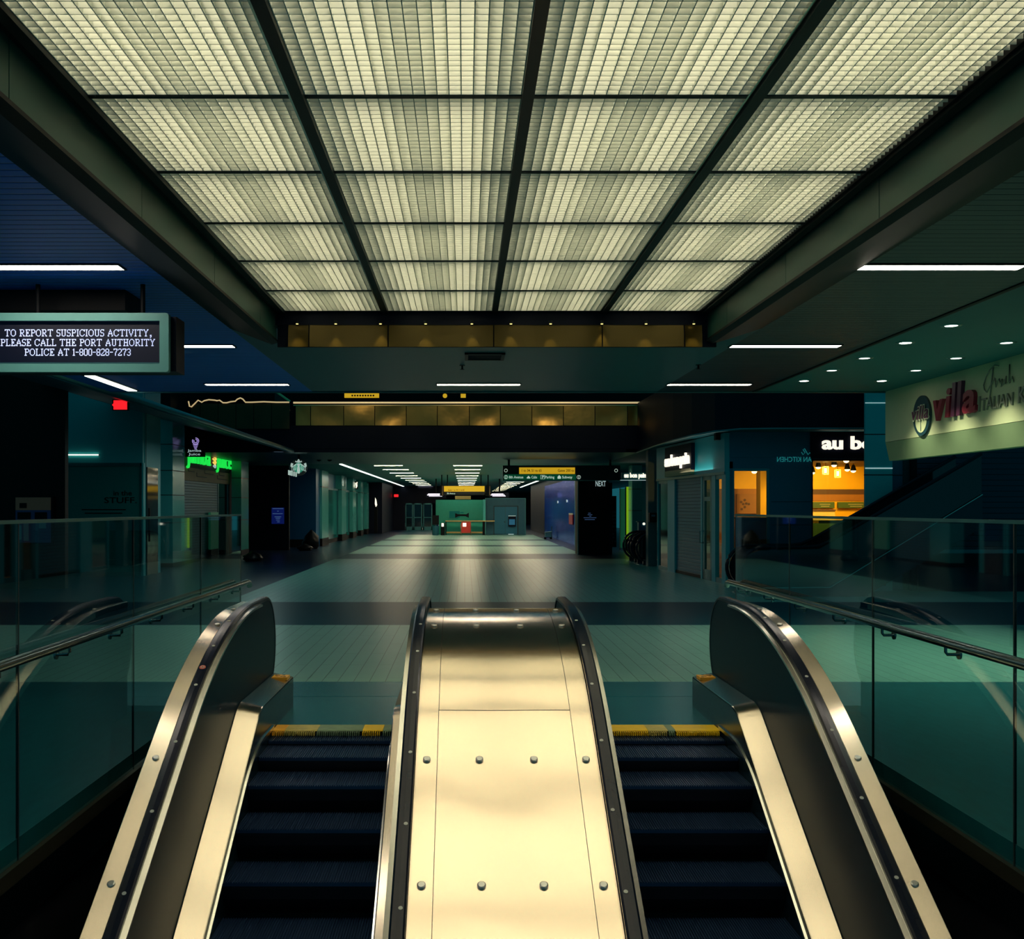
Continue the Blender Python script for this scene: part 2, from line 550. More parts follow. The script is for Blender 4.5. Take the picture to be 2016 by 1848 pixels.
floor_rect(XL, XR, 11.13, 16.55, 0)
floor_rect(-4.6, XL, 11.13, 16.55, 0); floor_rect(XR, 14, 11.13, 16.55, 0)
floor_rect(-14, -7.2, 2.5, 16.55, 2)
floor_rect(-14, -4.6, 16.55, 34.0, 2)
floor_rect(-7.2, XL, 2.5, 11.13, 3)
floor_rect(XR, 14, 2.5, 11.13, 3)
floor_rect(-7.2, -4.6, 11.13, 16.55, 0)
bands = [(16.55, 20.6, 1), (20.6, 38.1, 0), (38.1, 42.3, 1), (42.3, 50.5, 0), (50.5, 52.2, 1), (52.2, 59.6, 0), (59.6, 61.6, 1),
         (61.6, 72.5, 0), (72.5, 128, 1)]
for y0, y1, mi in bands:
    floor_rect(-4.6, 4.6, y0, y1, mi)
    if y1 <= 38.2:
        floor_rect(4.6, 14, y0, y1, mi)
    else:
        floor_rect(4.6, 14, y0, y1, 2)
floor_rect(-14, -4.6, 34.0, 128, 2)
struct('floor', fl, ['tile', 'granite', 'granite_side', 'granite_mid'])

# well under the escalators
pw = B()
pw.box(XL - .3, XL - .01, 1.2, 11.1, -6, -.46)
pw.box(XR + .01, XR + .3, 1.2, 11.1, -6, -.46)
pw.box(XL, XR, 10.9, 11.1, -6, -.25)
pw.box(XL - .3, XR + .3, 1.2, 11.1, -6.2, -6)
struct('wall_well', pw, 'pit')

# ================================================================ ESCALATORS
SL = math.tan(math.radians(30))
C30, S30 = math.cos(math.radians(30)), .5
YS = 2.6


def incline(y_start, yb, zf, R, y_end, n=14):
    pts = []
    T = R * math.tan(math.radians(15))
    ya = yb - T * C30
    k = 10
    for i in range(k):
        y = y_start + (ya - y_start) * i / k
        pts.append((y, zf - SL * (yb - y)))
    cy, cz = yb + T, zf - R
    for i in range(n + 1):
        th = math.radians(30 * (1 - i / n))
        pts.append((cy - R * math.sin(th), cz + R * math.cos(th)))
    if y_end > cy + .02:
        for i in range(1, 4):
            pts.append((cy + (y_end - cy) * i / 3, zf))
    return pts


PANEL_PATH = incline(YS, 7.72, 0.97, 4.2, 8.92)
PANEL_PATH_END = PANEL_PATH + [(8.95, .96), (8.97, .93), (8.975, .88), (8.975, .05)]
OUTER_PATH = incline(YS, 7.72, 0.97, 4.2, 9.35)
RAIL_FLAT = incline(YS, 7.72, 1.025, 4.2, 9.42)
RN = .44
RAIL_PATH = RAIL_FLAT + [(9.42 + RN * math.sin(math.radians(a)), 1.025 - RN + RN * math.cos(math.radians(a))) for a in range(8, 145, 8)]
DECK_PATH = incline(YS, 8.22, .27, .5, 9.76)
NOSE = [(8.5, -.035), (8.1, -.075), (7.7, -.184), (7.3, -.378), (6.9, -.599), (6.5, -.83), (6.1, -1.061), (5.7, -1.292), (5.3, -1.523),
        (4.9, -1.754), (4.5, -1.985), (4.1, -2.216), (3.7, -2.447)]
U0, U1 = .80, 1.815                         # step edges, measured from the axis


def zint(path, y):
    for (ya, za), (yb, zb) in zip(path, path[1:]):
        if ya <= y <= yb and yb > ya:
            return za + (zb - za) * (y - ya) / (yb - ya)
    return path[-1][1]


def build_escalator(s, side_name, label):
    mx = lambda u: AX + s * u
    root = thing('escalator', label, 'escalator', (mx(1.3), 8.75, 0))
    # ---- steps: ridged treads and dark risers, each step a part
    st = B()
    w = U1 - U0 - .012
    nr = 60
    p = w / nr
    xa, xb = sorted((mx(U0 + .006), mx(U1 - .006)))
    st.box(xa, xb, 0, .40, -.03, -.009, 0)
    for i in range(nr):
        st.box(xa + i * p, xa + i * p + p * .5, -.004, .40, -.009, 0, 0)
    prof = [(0.0, -.009), (.006, -.05), (.03, -.12), (.07, -.19), (.11, -.24), (.13, -.24), (.10, -.1), (.06, -.03)]
    st.prism(prof, 'x', xa, xb, 1)
    first = None
    for i, (y, z) in enumerate(NOSE):
        if first is None:
            o = obj('step', st, ['step', 'step_dark'], root)
            first = o
        else:
            o = first.copy(); COL.objects.link(o)
        o.parent = root
        o.location = Vector((0, y, z)) - root.location
        o.location.x = -root.location.x
    # ---- comb: segments across the step width
    segs = ([(0, .10, 'orange'), (.10, .36, 'yellow_worn'), (.36, .725, 'grey_worn'), (.725, .89, 'yellow'), (.89, 1, 'grey_worn')] if s < 0 else
            [(0, .12, 'grey_worn'), (.12, .42, 'yellow'), (.42, .58, 'yellow_worn'), (.58, .64, 'grey_worn'), (.64, 1, 'yellow')])
    for a, b, mt in segs:
        x0, x1 = xa + (xb - xa) * a, xa + (xb - xa) * b
        cb = B()
        cb.prism([(8.68, -.004), (8.90, -.004), (8.90, .007), (8.71, .007), (8.68, .002)], 'x', x0 + .001, x1 - .001)
        k = int((x1 - x0) / p)
        for i in range(k):
            cb.box(x0 + i * p + p * .2, x0 + i * p + p * .62, 8.63, 8.69, -.03, -.002)
        obj('comb_segment', cb, mt, root)
    # ---- landing plate behind the comb
    lp = B()
    xo = mx(2.62)
    xi = mx(.01)
    xs = sorted((xi, xo))
    lp.box(xs[0] if s > 0 else xs[0] + .001, xs[1], 9.78, 10.25, -.05, .003)
    lp.box(xs[0] if s > 0 else xs[0] + .001, xs[1], 10.262, 11.125, -.05, .003)
    lp.box(min(mx(.64), mx(1.99)), max(mx(.64), mx(1.99)), 8.905, 9.78, -.05, .003)
    obj('landing_plate', lp, 'plate', root)
    # ---- the two balustrades
    for name, ub, ur0, ur1, ud0, ud1 in (('outer', 1.99, 1.985, 2.07, 1.815, 1.985), ('inner', .635, .638, .555, .80, .635)):
        d = 1 if name == 'outer' else -1
        uc = (ur0 + ur1) / 2
        hw = .041
        prof = [(uc - hw, -.034), (uc - hw, -.012), (uc - hw * .72, -.002), (uc, 0), (uc + hw * .72, -.002), (uc + hw, -.012), (uc + hw, -.034)]
        hr = B().sweep(RAIL_PATH, prof, True, 0, True, mx)
        # pale dots set along the rubber
        for k in range(9):
            y = 4.02 + .497 * k + (0 if name == 'inner' else .08) + (.09 if s > 0 else 0)
            if y > 8.3:
                continue
            z = zint(RAIL_FLAT, y)
            sl = math.atan2(zint(RAIL_FLAT, y + .02) - z, .02)
            nrm = (0, -math.sin(sl), math.cos(sl))
            uu = uc + (-.012 if name == 'inner' else .0)
            hr.cyl((mx(uu), y - .001 * nrm[1], z - .002), nrm, .0115, .004, 14, 1)
        h_o = obj('handrail', hr, ['rubber', 'dot'], root)
        if name == 'outer' and s < 0:
            y = 7.28; z = zint(RAIL_FLAT, y)
            sk = B().cyl((mx(uc + .004), y, z - .002), (0, -.5, .866), .021, .0045, 20)
            sk.cyl((mx(uc + .004), y - .001, z + .0015), (0, -.5, .866), .012, .0035, 16, 1)
            sk.cyl((mx(uc + .004), y - .002, z + .0035), (0, -.5, .866), .007, .003, 14)
            obj('sticker', sk, ['red_sticker', 'dot'], h_o)['label'] = 'round red sticker'
        # solid infill under the rail
        bl = B()
        ux0, ux1 = (1.99, 2.06) if name == 'outer' else (.63, .565)
        ys = [YS + (9.42 - YS) * i / 60 for i in range(61)]
        for u in (ux0, ux1):
            vs, fs = [], []
            for y in ys:
                vs += [(mx(u), y, zint(RAIL_FLAT, y) - .03), (mx(u), y, zint(DECK_PATH, y) - .25)]
            for i in range(60):
                fs.append((2 * i, 2 * i + 1, 2 * i + 3, 2 * i + 2))
            bl.add(vs, fs)
            arc = [(mx(u), 9.42 + (RN - .03) * math.sin(math.radians(a)), 1.025 - RN + (RN - .03) * math.cos(math.radians(a))) for a in range(0, 152, 8)]
            bl.add(arc + [(mx(u), 9.42, .05)], [tuple(range(len(arc) + 1))])
        obj('balustrade_panel', bl, 'balustrade', root)
        # bright strip where the panel meets the rail
        e0, e1 = (1.955, 1.988) if name == 'outer' else (.668, .636)
        obj('rail_trim', B().sweep(RAIL_FLAT[:-2], [(e0, -.052), (e0, -.036), (e1, -.030), (e1, -.052)], True, 0, True, mx), 'strip', root)
        # inner deck beside the steps
        dk = B()
        dk.sweep(DECK_PATH, [(ud0, -.02), (ud0, -.004), (ud0 + (.006 if d > 0 else -.006), 0), (ud1, .034), (ud1, -.02)], True, 0, True, mx)
        obj('inner_deck', dk, 'inner_deck', root)
        # warning label on the flat end of the deck
        if name == 'outer':
            lb = B().prism([(9.50, .276), (9.66, .276), (9.66, .303), (9.50, .303)], 'x', mx(ud0 + .012), mx(ud1 - .02))
            for i, (yy, uu) in enumerate(((9.53, .03), (9.56, .06), (9.59, .09), (9.62, .12), (9.57, .105), (9.62, .05))):
                lb.box(mx(ud0 + uu), mx(ud0 + uu + .022), yy, yy + .018, .300, .305, 1)
            obj('warning_label', lb, ['orange', 'ink'], root)['label'] = 'yellow warning label'
        # skirt under the deck and its end
        sk = B()
        vs, fs = [], []
        yy = [YS + (9.76 - YS) * i / 50 for i in range(51)]
        for y in yy:
            vs += [(mx(ud0 - .002 * d), y, zint(DECK_PATH, y) - .01), (mx(ud0 - .002 * d), y, min(zint(DECK_PATH, y) - .55, -.04) if y < 8.9 else -.02)]
        for i in range(50):
            fs.append((2 * i, 2 * i + 1, 2 * i + 3, 2 * i + 2))
        sk.add(vs, fs)
        sk.prism([(9.74, -.02), (9.765, -.02), (9.765, .26), (9.74, .26)], 'x', mx(ud0), mx(ud1))
        obj('skirt', sk, 'skirt', root)
        # deflector strip that follows the steps
        df = incline(YS, 7.93, .03, 1.6, 8.70)
        obj('skirt_strip', B().sweep(df, [(ud0 - d * .018, -.016), (ud0 - d * .018, .010), (ud0, .016), (ud0, -.016)], True, 0, True, mx), 'strip', root)
    # ---- outer deck and the cladding outside it
    od = B().sweep(OUTER_PATH, [(2.072, -.03), (2.072, 0), (2.185, .020), (2.19, .014), (2.19, -.03)], True, 0, True, mx)
    do = obj('outer_deck', od, 'deck', root)
    for y in (6.515, 8.13, 8.70, 5.692):
        z = zint(OUTER_PATH, y)
        sl = math.atan2(zint(OUTER_PATH, y + .02) - zint(OUTER_PATH, y - .02), .04)
        nn = (0, -math.sin(sl), math.cos(sl))
        z += .008
        kb = B().cyl((mx(2.128), y, z - .001), nn, .021, .010, 20).cyl((mx(2.128), y + .010 * nn[1], z - .001 + .010 * nn[2]), nn, .021, .004, 20, 0, .015)
        obj('knob', kb, 'stud', do)
    oc = B()
    vs, fs = [], []
    yy = [YS + (9.35 - YS) * i / 50 for i in range(51)]
    for y in yy:
        vs += [(mx(2.186), y, zint(OUTER_PATH, y) - .02), (mx(2.186), y, max(zint(OUTER_PATH, y) - 1.5, -3.0) if y < 8.9 else 0.0)]
    for i in range(50):
        fs.append((2 * i, 2 * i + 1, 2 * i + 3, 2 * i + 2))
    oc.add(vs, fs)
    oc.box(mx(2.072), mx(2.186), 9.33, 9.35, 0.003, .95)
    obj('outer_cladding', oc, 'balustrade', root)
    return root


build_escalator(-1, 'near', 'stainless escalator with a round red sticker on its outer handrail')
build_escalator(1, 'far', 'stainless escalator beside the glass barrier on the amber shop side')

# ---- the shared deck between the two escalators
dv = thing('divider_deck', 'broad shiny steel deck with round knobs between the two escalators', 'escalator deck', (AX, 8.0, 0))
seam = 6.915


def cut(path, ya, yb):
    pts = [(ya, zint(path, ya))] if ya > path[0][0] else []
    pts += [p for p in path if ya < p[0] < yb]
    if yb < path[-1][0]:
        pts.append((yb, zint(path, yb)))
    return pts


low = [(YS + (seam - .003 - YS) * i / 60, zint(PANEL_PATH, YS + (seam - .003 - YS) * i / 60)) for i in range(61)]
upp = cut(PANEL_PATH, seam + .003, 8.99) + PANEL_PATH_END[len(PANEL_PATH):]
mxc = lambda u: AX + u


def warp_panel(path, u0, u1, nu=10, amp=.0032):
    """thin sheet, slightly oil-canned"""
    m = B()
    vs, fs = [], []
    for (y, z) in path:
        for k in range(nu + 1):
            u = u0 + (u1 - u0) * k / nu
            e = math.sin(PI * k / nu)
            dz = amp * e * (math.sin(y * 5.3 + 1.0) + .5 * math.sin(y * 11.7 + u * 3)) if y < 7.6 else 0
            vs.append((AX + u, y, z + dz))
    for i in range(len(path) - 1):
        for k in range(nu):
            a = i * (nu + 1) + k
            fs.append((a, a + 1, a + nu + 2, a + nu + 1))
    m.add(vs, fs, 0, True)
    return m


W = .552
obj('lower_panel', warp_panel(low, -.42, .42), 'panel', dv)
obj('upper_panel', warp_panel(upp, -.42, .42), 'panel', dv)
full = low + upp
for u0, u1 in ((-W, -.4235), (.4235, W)):
    obj('edge_strip', warp_panel(full, u0, u1, 4, .0004), 'panel', dv)
obj('backing', B().sweep([(y, z - .012) for y, z in PANEL_PATH], [(-W, -.03), (-W, 0), (W, 0), (W, -.03)], True, 0, True, mxc), 'seam', dv)
for y in (4.87, 5.692, 6.515, 8.13, 8.70):
    z = zint(PANEL_PATH, y)
    sl = math.atan2(zint(PANEL_PATH, y + .02) - zint(PANEL_PATH, y - .02), .04)
    nn = Vector((0, -math.sin(sl), math.cos(sl)))
    for u in (-.485, -.166, .164, .48):
        c = Vector((AX + u, y, z)) - nn * .002
        kb = B().cyl(c, nn, .0235, .012, 24).cyl(c + nn * .012, nn, .0235, .004, 24, 0, .0175)
        kb.box(AX + u - .013, AX + u + .013, y - .003, y + .003, z + .0125, z + .0135) if False else None
        obj('knob', kb, 'stud', dv)


# ================================================================ GLASS BARRIERS
def barrier(x, inward, label, joints):
    root = thing('glass_barrier', label, 'glass barrier', (x, 8, 0))
    for ya, yb in zip(joints, joints[1:]):
        obj('glass_pane', B().box(x - .006, x + .006, ya + .006, yb - .006, -.13, 1.715), 'glass', root)
    for y in joints[1:]:
        obj('gasket', B().box(x - .007, x + .007, y - .006, y + .006, -.13, 1.715), 'seam', root)
    obj('top_cap', B().box(x - .012, x + .012, joints[0], joints[-1] + .006, 1.715, 1.735), 'steel_frame', root)
    obj('channel', B().box(x - .035, x + .035, joints[0], joints[-1] + .1, -.21, -.12), 'channel', root)
    obj('edge_fascia', B().box(x - .02, x + .03 * inward, joints[0], 10.95, -.45, -.21), 'slab_edge', root)
    xr = x + inward * .09
    rl = obj('rail_tube', B().tube([(xr, joints[0], 1.0), (xr, joints[-1] - .05, 1.0), (xr, joints[-1] + .02, .985), (xr, joints[-1] + .05, .95)], .03, 14), 'chrome', root)
    for i in range(8):
        y = 4.45 + .97 * i
        if y > joints[-1]:
            break
        br = B().tube([(x, y, .93), (xr - inward * .01, y, .93), (xr, y, .945), (xr, y, .98)], .010, 8)
        br.cyl((x + inward * .004, y, .93), (inward, 0, 0), .03, .012, 16)
        obj('bracket', br, 'chrome', rl)
    return root


barrier(XL, 1, 'frameless glass barrier with tube rail beside the sticker-marked escalator', [3.9, 5.86, 7.9, 9.92, 11.68])
barrier(XR, -1, 'frameless glass barrier with tube rail in front of the rising dark escalator', [3.8, 5.76, 7.76, 9.75, 11.68])

# ================================================================ CEILING OVER THE WELL
HL = 3.6                                      # lower ceiling
K = .8864                                     # luminous ceiling: how far it stands above the eye, in units of 2.2 m
ZB = HC + 2.2 * K
BX0, BX1 = -2.04 * K, 2.67 * K
YR = [q * K for q in (4.46, 5.74, 7.03, 8.29, 9.56, 10.86, 12.0)]
YG = 12.0 * K
ROWN = ['row against the gold panels', 'second row from the gold panels', 'third row from the gold panels',
        'fourth row from the gold panels', 'fifth row from the gold panels', 'row farthest from the gold panels']
XC = [BX0, -.885 * K, .335 * K, 1.555 * K, BX1]


def louver_panel(x0, x1, y0, y1):
    lv = B()
    nx, ny = 18, 20
    h0, h1 = ZB, ZB + .032
    t = .0022
    for i in range(nx + 1):
        x = x0 + (x1 - x0) * i / nx
        lv.box(x - t, x + t, y0, y1, h0, h1)
    for j in range(ny + 1):
        y = y0 + (y1 - y0) * j / ny
        lv.box(x0, x1, y - t, y + t, h0, h1)
    return lv


COLN = ['first', 'second', 'third', 'fourth']
for r in range(6):
    for c in range(4):
        x0, x1 = XC[c] + .03, XC[c + 1] - .03
        y0, y1 = YR[r] + .018, YR[r + 1] - .018
        lab = 'louvered light panel, %s column from the message sign, %s' % (COLN[c], ROWN[5 - r])
        t = thing('ceiling_light_panel', lab, 'light panel', ((x0 + x1) / 2, (y0 + y1) / 2, ZB), 'luminous ceiling panels above the escalators')
        obj('louver', louver_panel(x0, x1, y0, y1), 'louver', t)
        obj('diffuser', B().box(x0, x1, y0, y1, ZB + .20, ZB + .21), 'lightbox', t)
        tb = B()
        w = x1 - x0
        for q in (.27, .73):
            tb.tube([(x0 + w * q, y0 + .01, ZB + .13), (x0 + w * q, y1 - .01, ZB + .13)], .02, 8)
        obj('tube_lamps', tb, 'tube', t)
gr = B()
for i, x in enumerate(XC):
    gr.box(x - .028, x + .028, YR[0] - .02, YR[-1] + .02, ZB - .03, ZB + .22)
for y in YR:
    gr.box(BX0, BX1, y - .016, y + .016, ZB - .006, ZB + .22)
struct('trim_grid', gr, 'grid')
tr = B()
for i in (1, 3):
    tr.box(XC[i] - .046, XC[i] - .034, YR[0], YR[-1], ZB - .012, ZB + .01)
struct('trim_runner', tr, 'strip')
struct('ceiling', B().box(BX0 - .6, BX1 + .6, 3.0, YG + .1, ZB + .23, ZB + .4), 'black')

# sides of the recess
for nm, xa, xb in (('trim_recess_near', -2.12 * K, -2.35), ('trim_recess_far', 2.72 * K, 2.97)):
    s = -1 if xb < xa else 1
    zf, zs = HC + 1.895 * K, HC + 1.868 * K
    f = B()
    js = [3.0, 4.43, 6.25, 8.07, 9.88, YG + .1]
    for ya, yb in zip(js, js[1:]):
        f.prism([(xa, zf), (xa, ZB), (xa + .05 * s, ZB), (xa + .05 * s, zf)], 'y', ya + .004, yb - .004)
    struct(nm, f, 'fascia')
    g = B().prism([(xa - .01 * s, zf), (xa - .012 * s, zs), (xa + .05 * s, zs - .02), (xb, HL - .003), (xb, HL + .1), (xa + .06 * s, HL + .1), (xa + .06 * s, zf)], 'y', 3.0, YG + .12)
    g.box(xa - s * .09 if s > 0 else xa, xa if s > 0 else xa + .09, 3.0, YG, ZB - .012, ZB + .02)
    struct(nm + '_soffit', g, 'black')
# far end of the recess: dark head and gold panels
struct('trim_head', B().box(xat(535, YG), xat(1425, YG), YG + .02, YG + .08, HC + 2.05 * K, ZB + .23), 'black_blue')
struct('trim_bulkhead', B().box(xat(545, YG), xat(1412, YG), YG + .035, YG + .075, HC + 1.805 * K, HC + 2.05 * K), 'black_blue')
gx = [xat(p, YG) for p in (566, 608, 764, 972, 1186, 1348, 1384)]
gp = B()
for i, (xa, xb) in enumerate(zip(gx, gx[1:])):
    n = max(2, int((xb - xa) / .12))
    vs, fs = [], []
    for k in range(n + 1):
        x = xa + .006 + (xb - xa - .012) * k / n
        b = .022 * math.sin(PI * k / n)
        vs += [(x, YG + b * .6, HC + 1.803 * K), (x, YG + .005 + b, HC + 1.94 * K), (x, YG + .03, HC + 2.09 * K)]
    for k in range(n):
        fs += [(3 * k, 3 * k + 3, 3 * k + 4, 3 * k + 1), (3 * k + 1, 3 * k + 4, 3 * k + 5, 3 * k + 2)]
    gp.add(vs, fs, 0, True)
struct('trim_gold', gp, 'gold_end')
# small accent lamps that graze the gold panels
for i, px in enumerate((585, 661, 749, 838, 929, 1006, 1084, 1185, 1272, 1366)):
    ya = YG - .04
    zl = HC + 2.045 * K
    x = xat(px, ya)
    t = thing('accent_spotlight', '%s accent lamp from the message sign side over the gold end panels' % ORD[i], 'lamp', (x, ya, zl), 'accent lamps on the gold end panels')
    obj('lamp_body', B().cyl((x, ya, zl + .006), (0, 0, 1), .018, .03, 12).box(x - .008, x + .008, ya, YG + .03, zl + .02, zl + .034), 'grid', t)
    obj('lens', B().cyl((x, ya, zl), (0, 0, 1), .012, .006, 12), 'accent', t)
    lamp('accent_spot', 'SPOT', (x, ya - .005, zl - .006), 5.0, (1, .8, .3), spot_size=math.radians(60), spot_blend=.7, shadow_soft_size=.01)

# lower ceilings round the recess
LIP = -5.56
struct('ceiling.001', B().box(LIP, -2.35, -1.5, 16.6, HL, HL + .12), 'slat_bluelit')
c = B().box(2.97, 4.45, -1.5, 16.6, HL, HL + .12)
struct('ceiling.002', c, 'slat_dark')
struct('ceiling.003', B().box(-2.35, 2.97, YG + .12, 16.6, HL, HL + .12), 'ceil_metal')
struct('ceiling.004', B().box(4.5, 6.6, 2.5, 16.6, HL + .002, HL + .12), 'plaster_teal')
tr = B().box(4.44, 4.455, 2.5, 16.6, HL - .012, HL + .1).box(4.47, 4.50, 2.5, 16.6, HL - .008, HL + .1)
tr.box(4.455, 4.47, 2.5, 16.6, HL + .05, HL + .1)
struct('trim_ceiling', tr, 'black')
struct('trim_ceiling_edge', B().box(LIP, 6.6, 16.6, 16.68, HL - .015, HL + .9), 'black_blue')
struct('trim_ceiling_lip', B().box(LIP, 6.6, 16.585, 16.60, HL - .02, HL - .004), 'steel_frame')

# small fittings in the lower ceiling
vt = thing('ceiling_vent', 'dark rectangular vent in the ceiling between the gold end panels and gallery', 'vent', (xat(955, 13.0), 13.0, HL))
xa, xb = xat(915, 12.75), xat(993, 12.75)
fm = B()
fm.box(xa, xb, 12.45, 12.5, HL - .02, HL + .01).box(xa, xb, 12.93, 12.98, HL - .02, HL + .01)
fm.box(xa, xa + .04, 12.45, 12.98, HL - .02, HL + .01).box(xb - .04, xb, 12.45, 12.98, HL - .02, HL + .01)
obj('frame', fm, 'grid', vt)
vl = B()
for k in range(9):
    vl.box(xa + .04, xb - .04, 12.51 + k * .047, 12.53 + k * .047, HL - .012, HL + .002)
obj('grille', vl, 'black_blue', vt)
for i, (px, py, lb) in enumerate(((910, 719, 'small black sprinkler under the ceiling vent'), (1375, 718, 'small black sprinkler near the ceiling lamp on the amber shop side'))):
    d = 1.8 * FPX / (CY - py)
    x = xat(px, d)
    t = thing('ceiling_sprinkler', lb, 'sprinkler', (x, d, HL))
    obj('escutcheon', B().cyl((x, d, HL - .006), (0, 0, 1), .035, .006, 16), 'grid', t)
    obj('nozzle', B().cyl((x, d, HL - .05), (0, 0, 1), .012, .045, 10).cyl((x, d, HL - .054), (0, 0, 1), .028, .004, 14), 'black', t)


# ---------------------------------------------------------------- linear lamps
def linear_lamp(x, y, z, mlamp, label, group, w=.15, l=1.2):
    t = thing('linear_ceiling_light', label, 'ceiling lamp', (x, y, z), group)
    h = B()
    x0, x1 = x - l / 2, x + l / 2
    h.box(x0 - .015, x1 + .015, y - w / 2 - .015, y - w / 2, z - .012, z + .0)
    h.box(x0 - .015, x1 + .015, y + w / 2, y + w / 2 + .015, z - .012, z + .0)
    h.box(x0 - .015, x0, y - w / 2, y + w / 2, z - .012, z + .0)
    h.box(x1, x1 + .015, y - w / 2, y + w / 2, z - .012, z + .0)
    obj('housing', h, 'grid', t)
    obj('diffuser', B().box(x0, x1, y - w / 2, y + w / 2, z - .010, z - .002), mlamp, t)
    return t


G = 'linear lamps in the lower ceiling'
LX = (-3.16, .20, 3.55)
near = linear_lamp(LX[0], 8.0, HL, 'lamp_warm', 'long lamp in the blue slatted ceiling, the one nearest the viewer', G, .16)
dup(near, 0, 3.9, 0, 'long lamp in the ceiling just beyond the lit message sign', G)
dup(near, 0, 7.6, 0, 'long lamp at the ceiling edge above the green lettered shop', G)
dup(near, LX[1] - LX[0], 7.6, 0, 'long lamp in the middle of the ceiling edge below the gold panels', G)
dup(near, LX[2] - LX[0], 0, 0, 'long lamp in the dark ceiling, nearest the viewer on the downlight side', G)
dup(near, LX[2] - LX[0], 3.9, 0, 'second long lamp along the dark ceiling beside the downlights', G)
dup(near, LX[2] - LX[0], 7.6, 0, 'long lamp at the ceiling edge above the amber shop side', G)
for yy_, wd_ in ((-3.9, 'over the viewer'), (-7.8, 'behind the viewer')):  # unseen lamps added to brighten the floor beside the barriers
    dup(near, 0, yy_, 0, 'added unseen lamp in the blue slatted ceiling %s' % wd_, G)
    dup(near, LX[2] - LX[0], yy_, 0, 'added unseen lamp in the dark slatted ceiling %s' % wd_, G)
# lamp that runs lengthwise by the lip
t = thing('linear_ceiling_light', 'two-piece lamp running lengthwise along the canopy lip below the message sign', 'ceiling lamp', (-5.08, 15.5, HL), G)
obj('housing', B().box(-5.19, -4.97, 14.5, 16.45, HL - .006, HL), 'grid', t)
obj('diffuser', B().box(-5.15, -5.01, 14.55, 15.2, HL - .014, HL - .006).box(-5.15, -5.01, 15.23, 16.42, HL - .014, HL - .006), 'lamp_cove', t)


# ---------------------------------------------------------------- downlights
k = 0
for j, x in enumerate((4.8, 5.9)):
    for i, y in enumerate((9.45, 10.6, 11.7, 12.9, 14.05, 15.2)):
        if (j == 0 and i == 0):
            continue
        row = 'the row by the slatted ceiling' if j == 0 else 'the row by the cream sign board'
        n = 6 - i
        t = thing('downlight', 'round downlight, %s from the gallery in %s' % (ORD[n - 1], row), 'downlight', (x, y, HL), 'downlights in the teal ceiling')
        tr_ = B().lathe((x, y, HL), [(.062, .004), (.062, -.004), (.09, -.008), (.105, 0), (.105, .006)], 24)
        obj('trim_ring', tr_, 'steel_frame', t)
        bright = (x, y) in ((4.8, 11.7), (4.8, 15.2), (5.9, 15.2))
        obj('lens', B().cyl((x, y, HL - .003), (0, 0, 1), .064, .006, 24), 'lamp_warm' if bright else 'lamp_down', t)
        if j == 1:
            lamp('downlight_spot', 'SPOT', (x, y, HL - .02), 150, (1, .97, .66), spot_size=math.radians(105), spot_blend=.7, shadow_soft_size=.05)
        else:
            lamp('downlight_spot', 'SPOT', (x, y, HL - .02), 6, (.8, 1, .95), spot_size=math.radians(120), spot_blend=.8, shadow_soft_size=.05)

# ================================================================ SHOP WITH CREAM SIGN (viewer side of the ceiling edge)
SX = 6.5
wl = B()
wl.prism([(SX, 2.82), (SX, 3.6), (SX + .2, 3.6), (SX + .2, 2.82)], 'y', 2.5, 16.6)
sb = thing('shop_sign_board', 'long cream shop sign board lit by downlights with crimson lettering', 'sign', (SX, 14, 2.6))
obj('board', wl, 'cream_sign', sb)
obj('lower_lip', B().prism([(SX + .0, 2.815), (SX + .06, 2.53), (SX + .2, 2.53), (SX + .2, 2.815)], 'y', 2.5, 16.6), 'shaded_lip', sb)
yy = lambda px: SX * FPX / (px - CX)          # distance of the board where the photograph shows px
Rv, Uv = (0, -1, 0), (0, 0, 1)
# round emblem
ye = yy(1818)
em = obj('emblem', B().cyl((SX, ye, zat(818, ye)), (-1, 0, 0), .285, .03, 40), 'navy', sb)
obj('emblem_field', B().cyl((SX - .03, ye, zat(818, ye) - .05), (-1, 0, 0), .19, .006, 36), 'cream_sign', em)
eb = B()
eb.prism([(ye + .25, zat(818, ye) - .07), (ye - .25, zat(818, ye) - .07), (ye - .25, zat(818, ye) + .10), (ye + .25, zat(818, ye) + .10)], 'x', SX - .036, SX - .042, 0) if False else None
eb.box(SX - .04, SX - .036, ye - .006, ye + .006, zat(818, ye) - .22, zat(818, ye) - .04)
obj('emblem_stem', eb, 'navy', em)
et = B().text('villa', (SX - .045, ye + .30, zat(818, ye) - .06), Rv, Uv, .30, .012, 0, .02, .18, 'LEFT', .58)
obj('emblem_lettering', et, 'pale_letter', em)
et = B().text('villa', (SX - .058, ye + .285, zat(818, ye) - .05), Rv, Uv, .27, .006, 0, .0, .18, 'LEFT', .55)
obj('emblem_lettering', et, 'purple_dark', em)
y0, y1 = yy(1843), yy(1925)
bx = B().text('v', (SX - .002, y0, zat(827, y0)), Rv, Uv, .56, .05, 0, .025, .12, 'LEFT', (y0 - y1) * .25)
bx.text('i', (SX - .002, y0 - (y0 - y1) * .29, zat(826, y0) + .01), Rv, Uv, .56, .05, 0, .025, .12, 'LEFT', (y0 - y1) * .145)
bx.text('l', (SX - .002, y0 - (y0 - y1) * .44, zat(826, y0) + .01), Rv, Uv, .60, .05, 1, .03, .12, 'LEFT', (y0 - y1) * .13)
bx.text('l', (SX - .002, y0 - (y0 - y1) * .575, zat(826, y0) + .01), Rv, Uv, .60, .05, 1, .03, .12, 'LEFT', (y0 - y1) * .13)
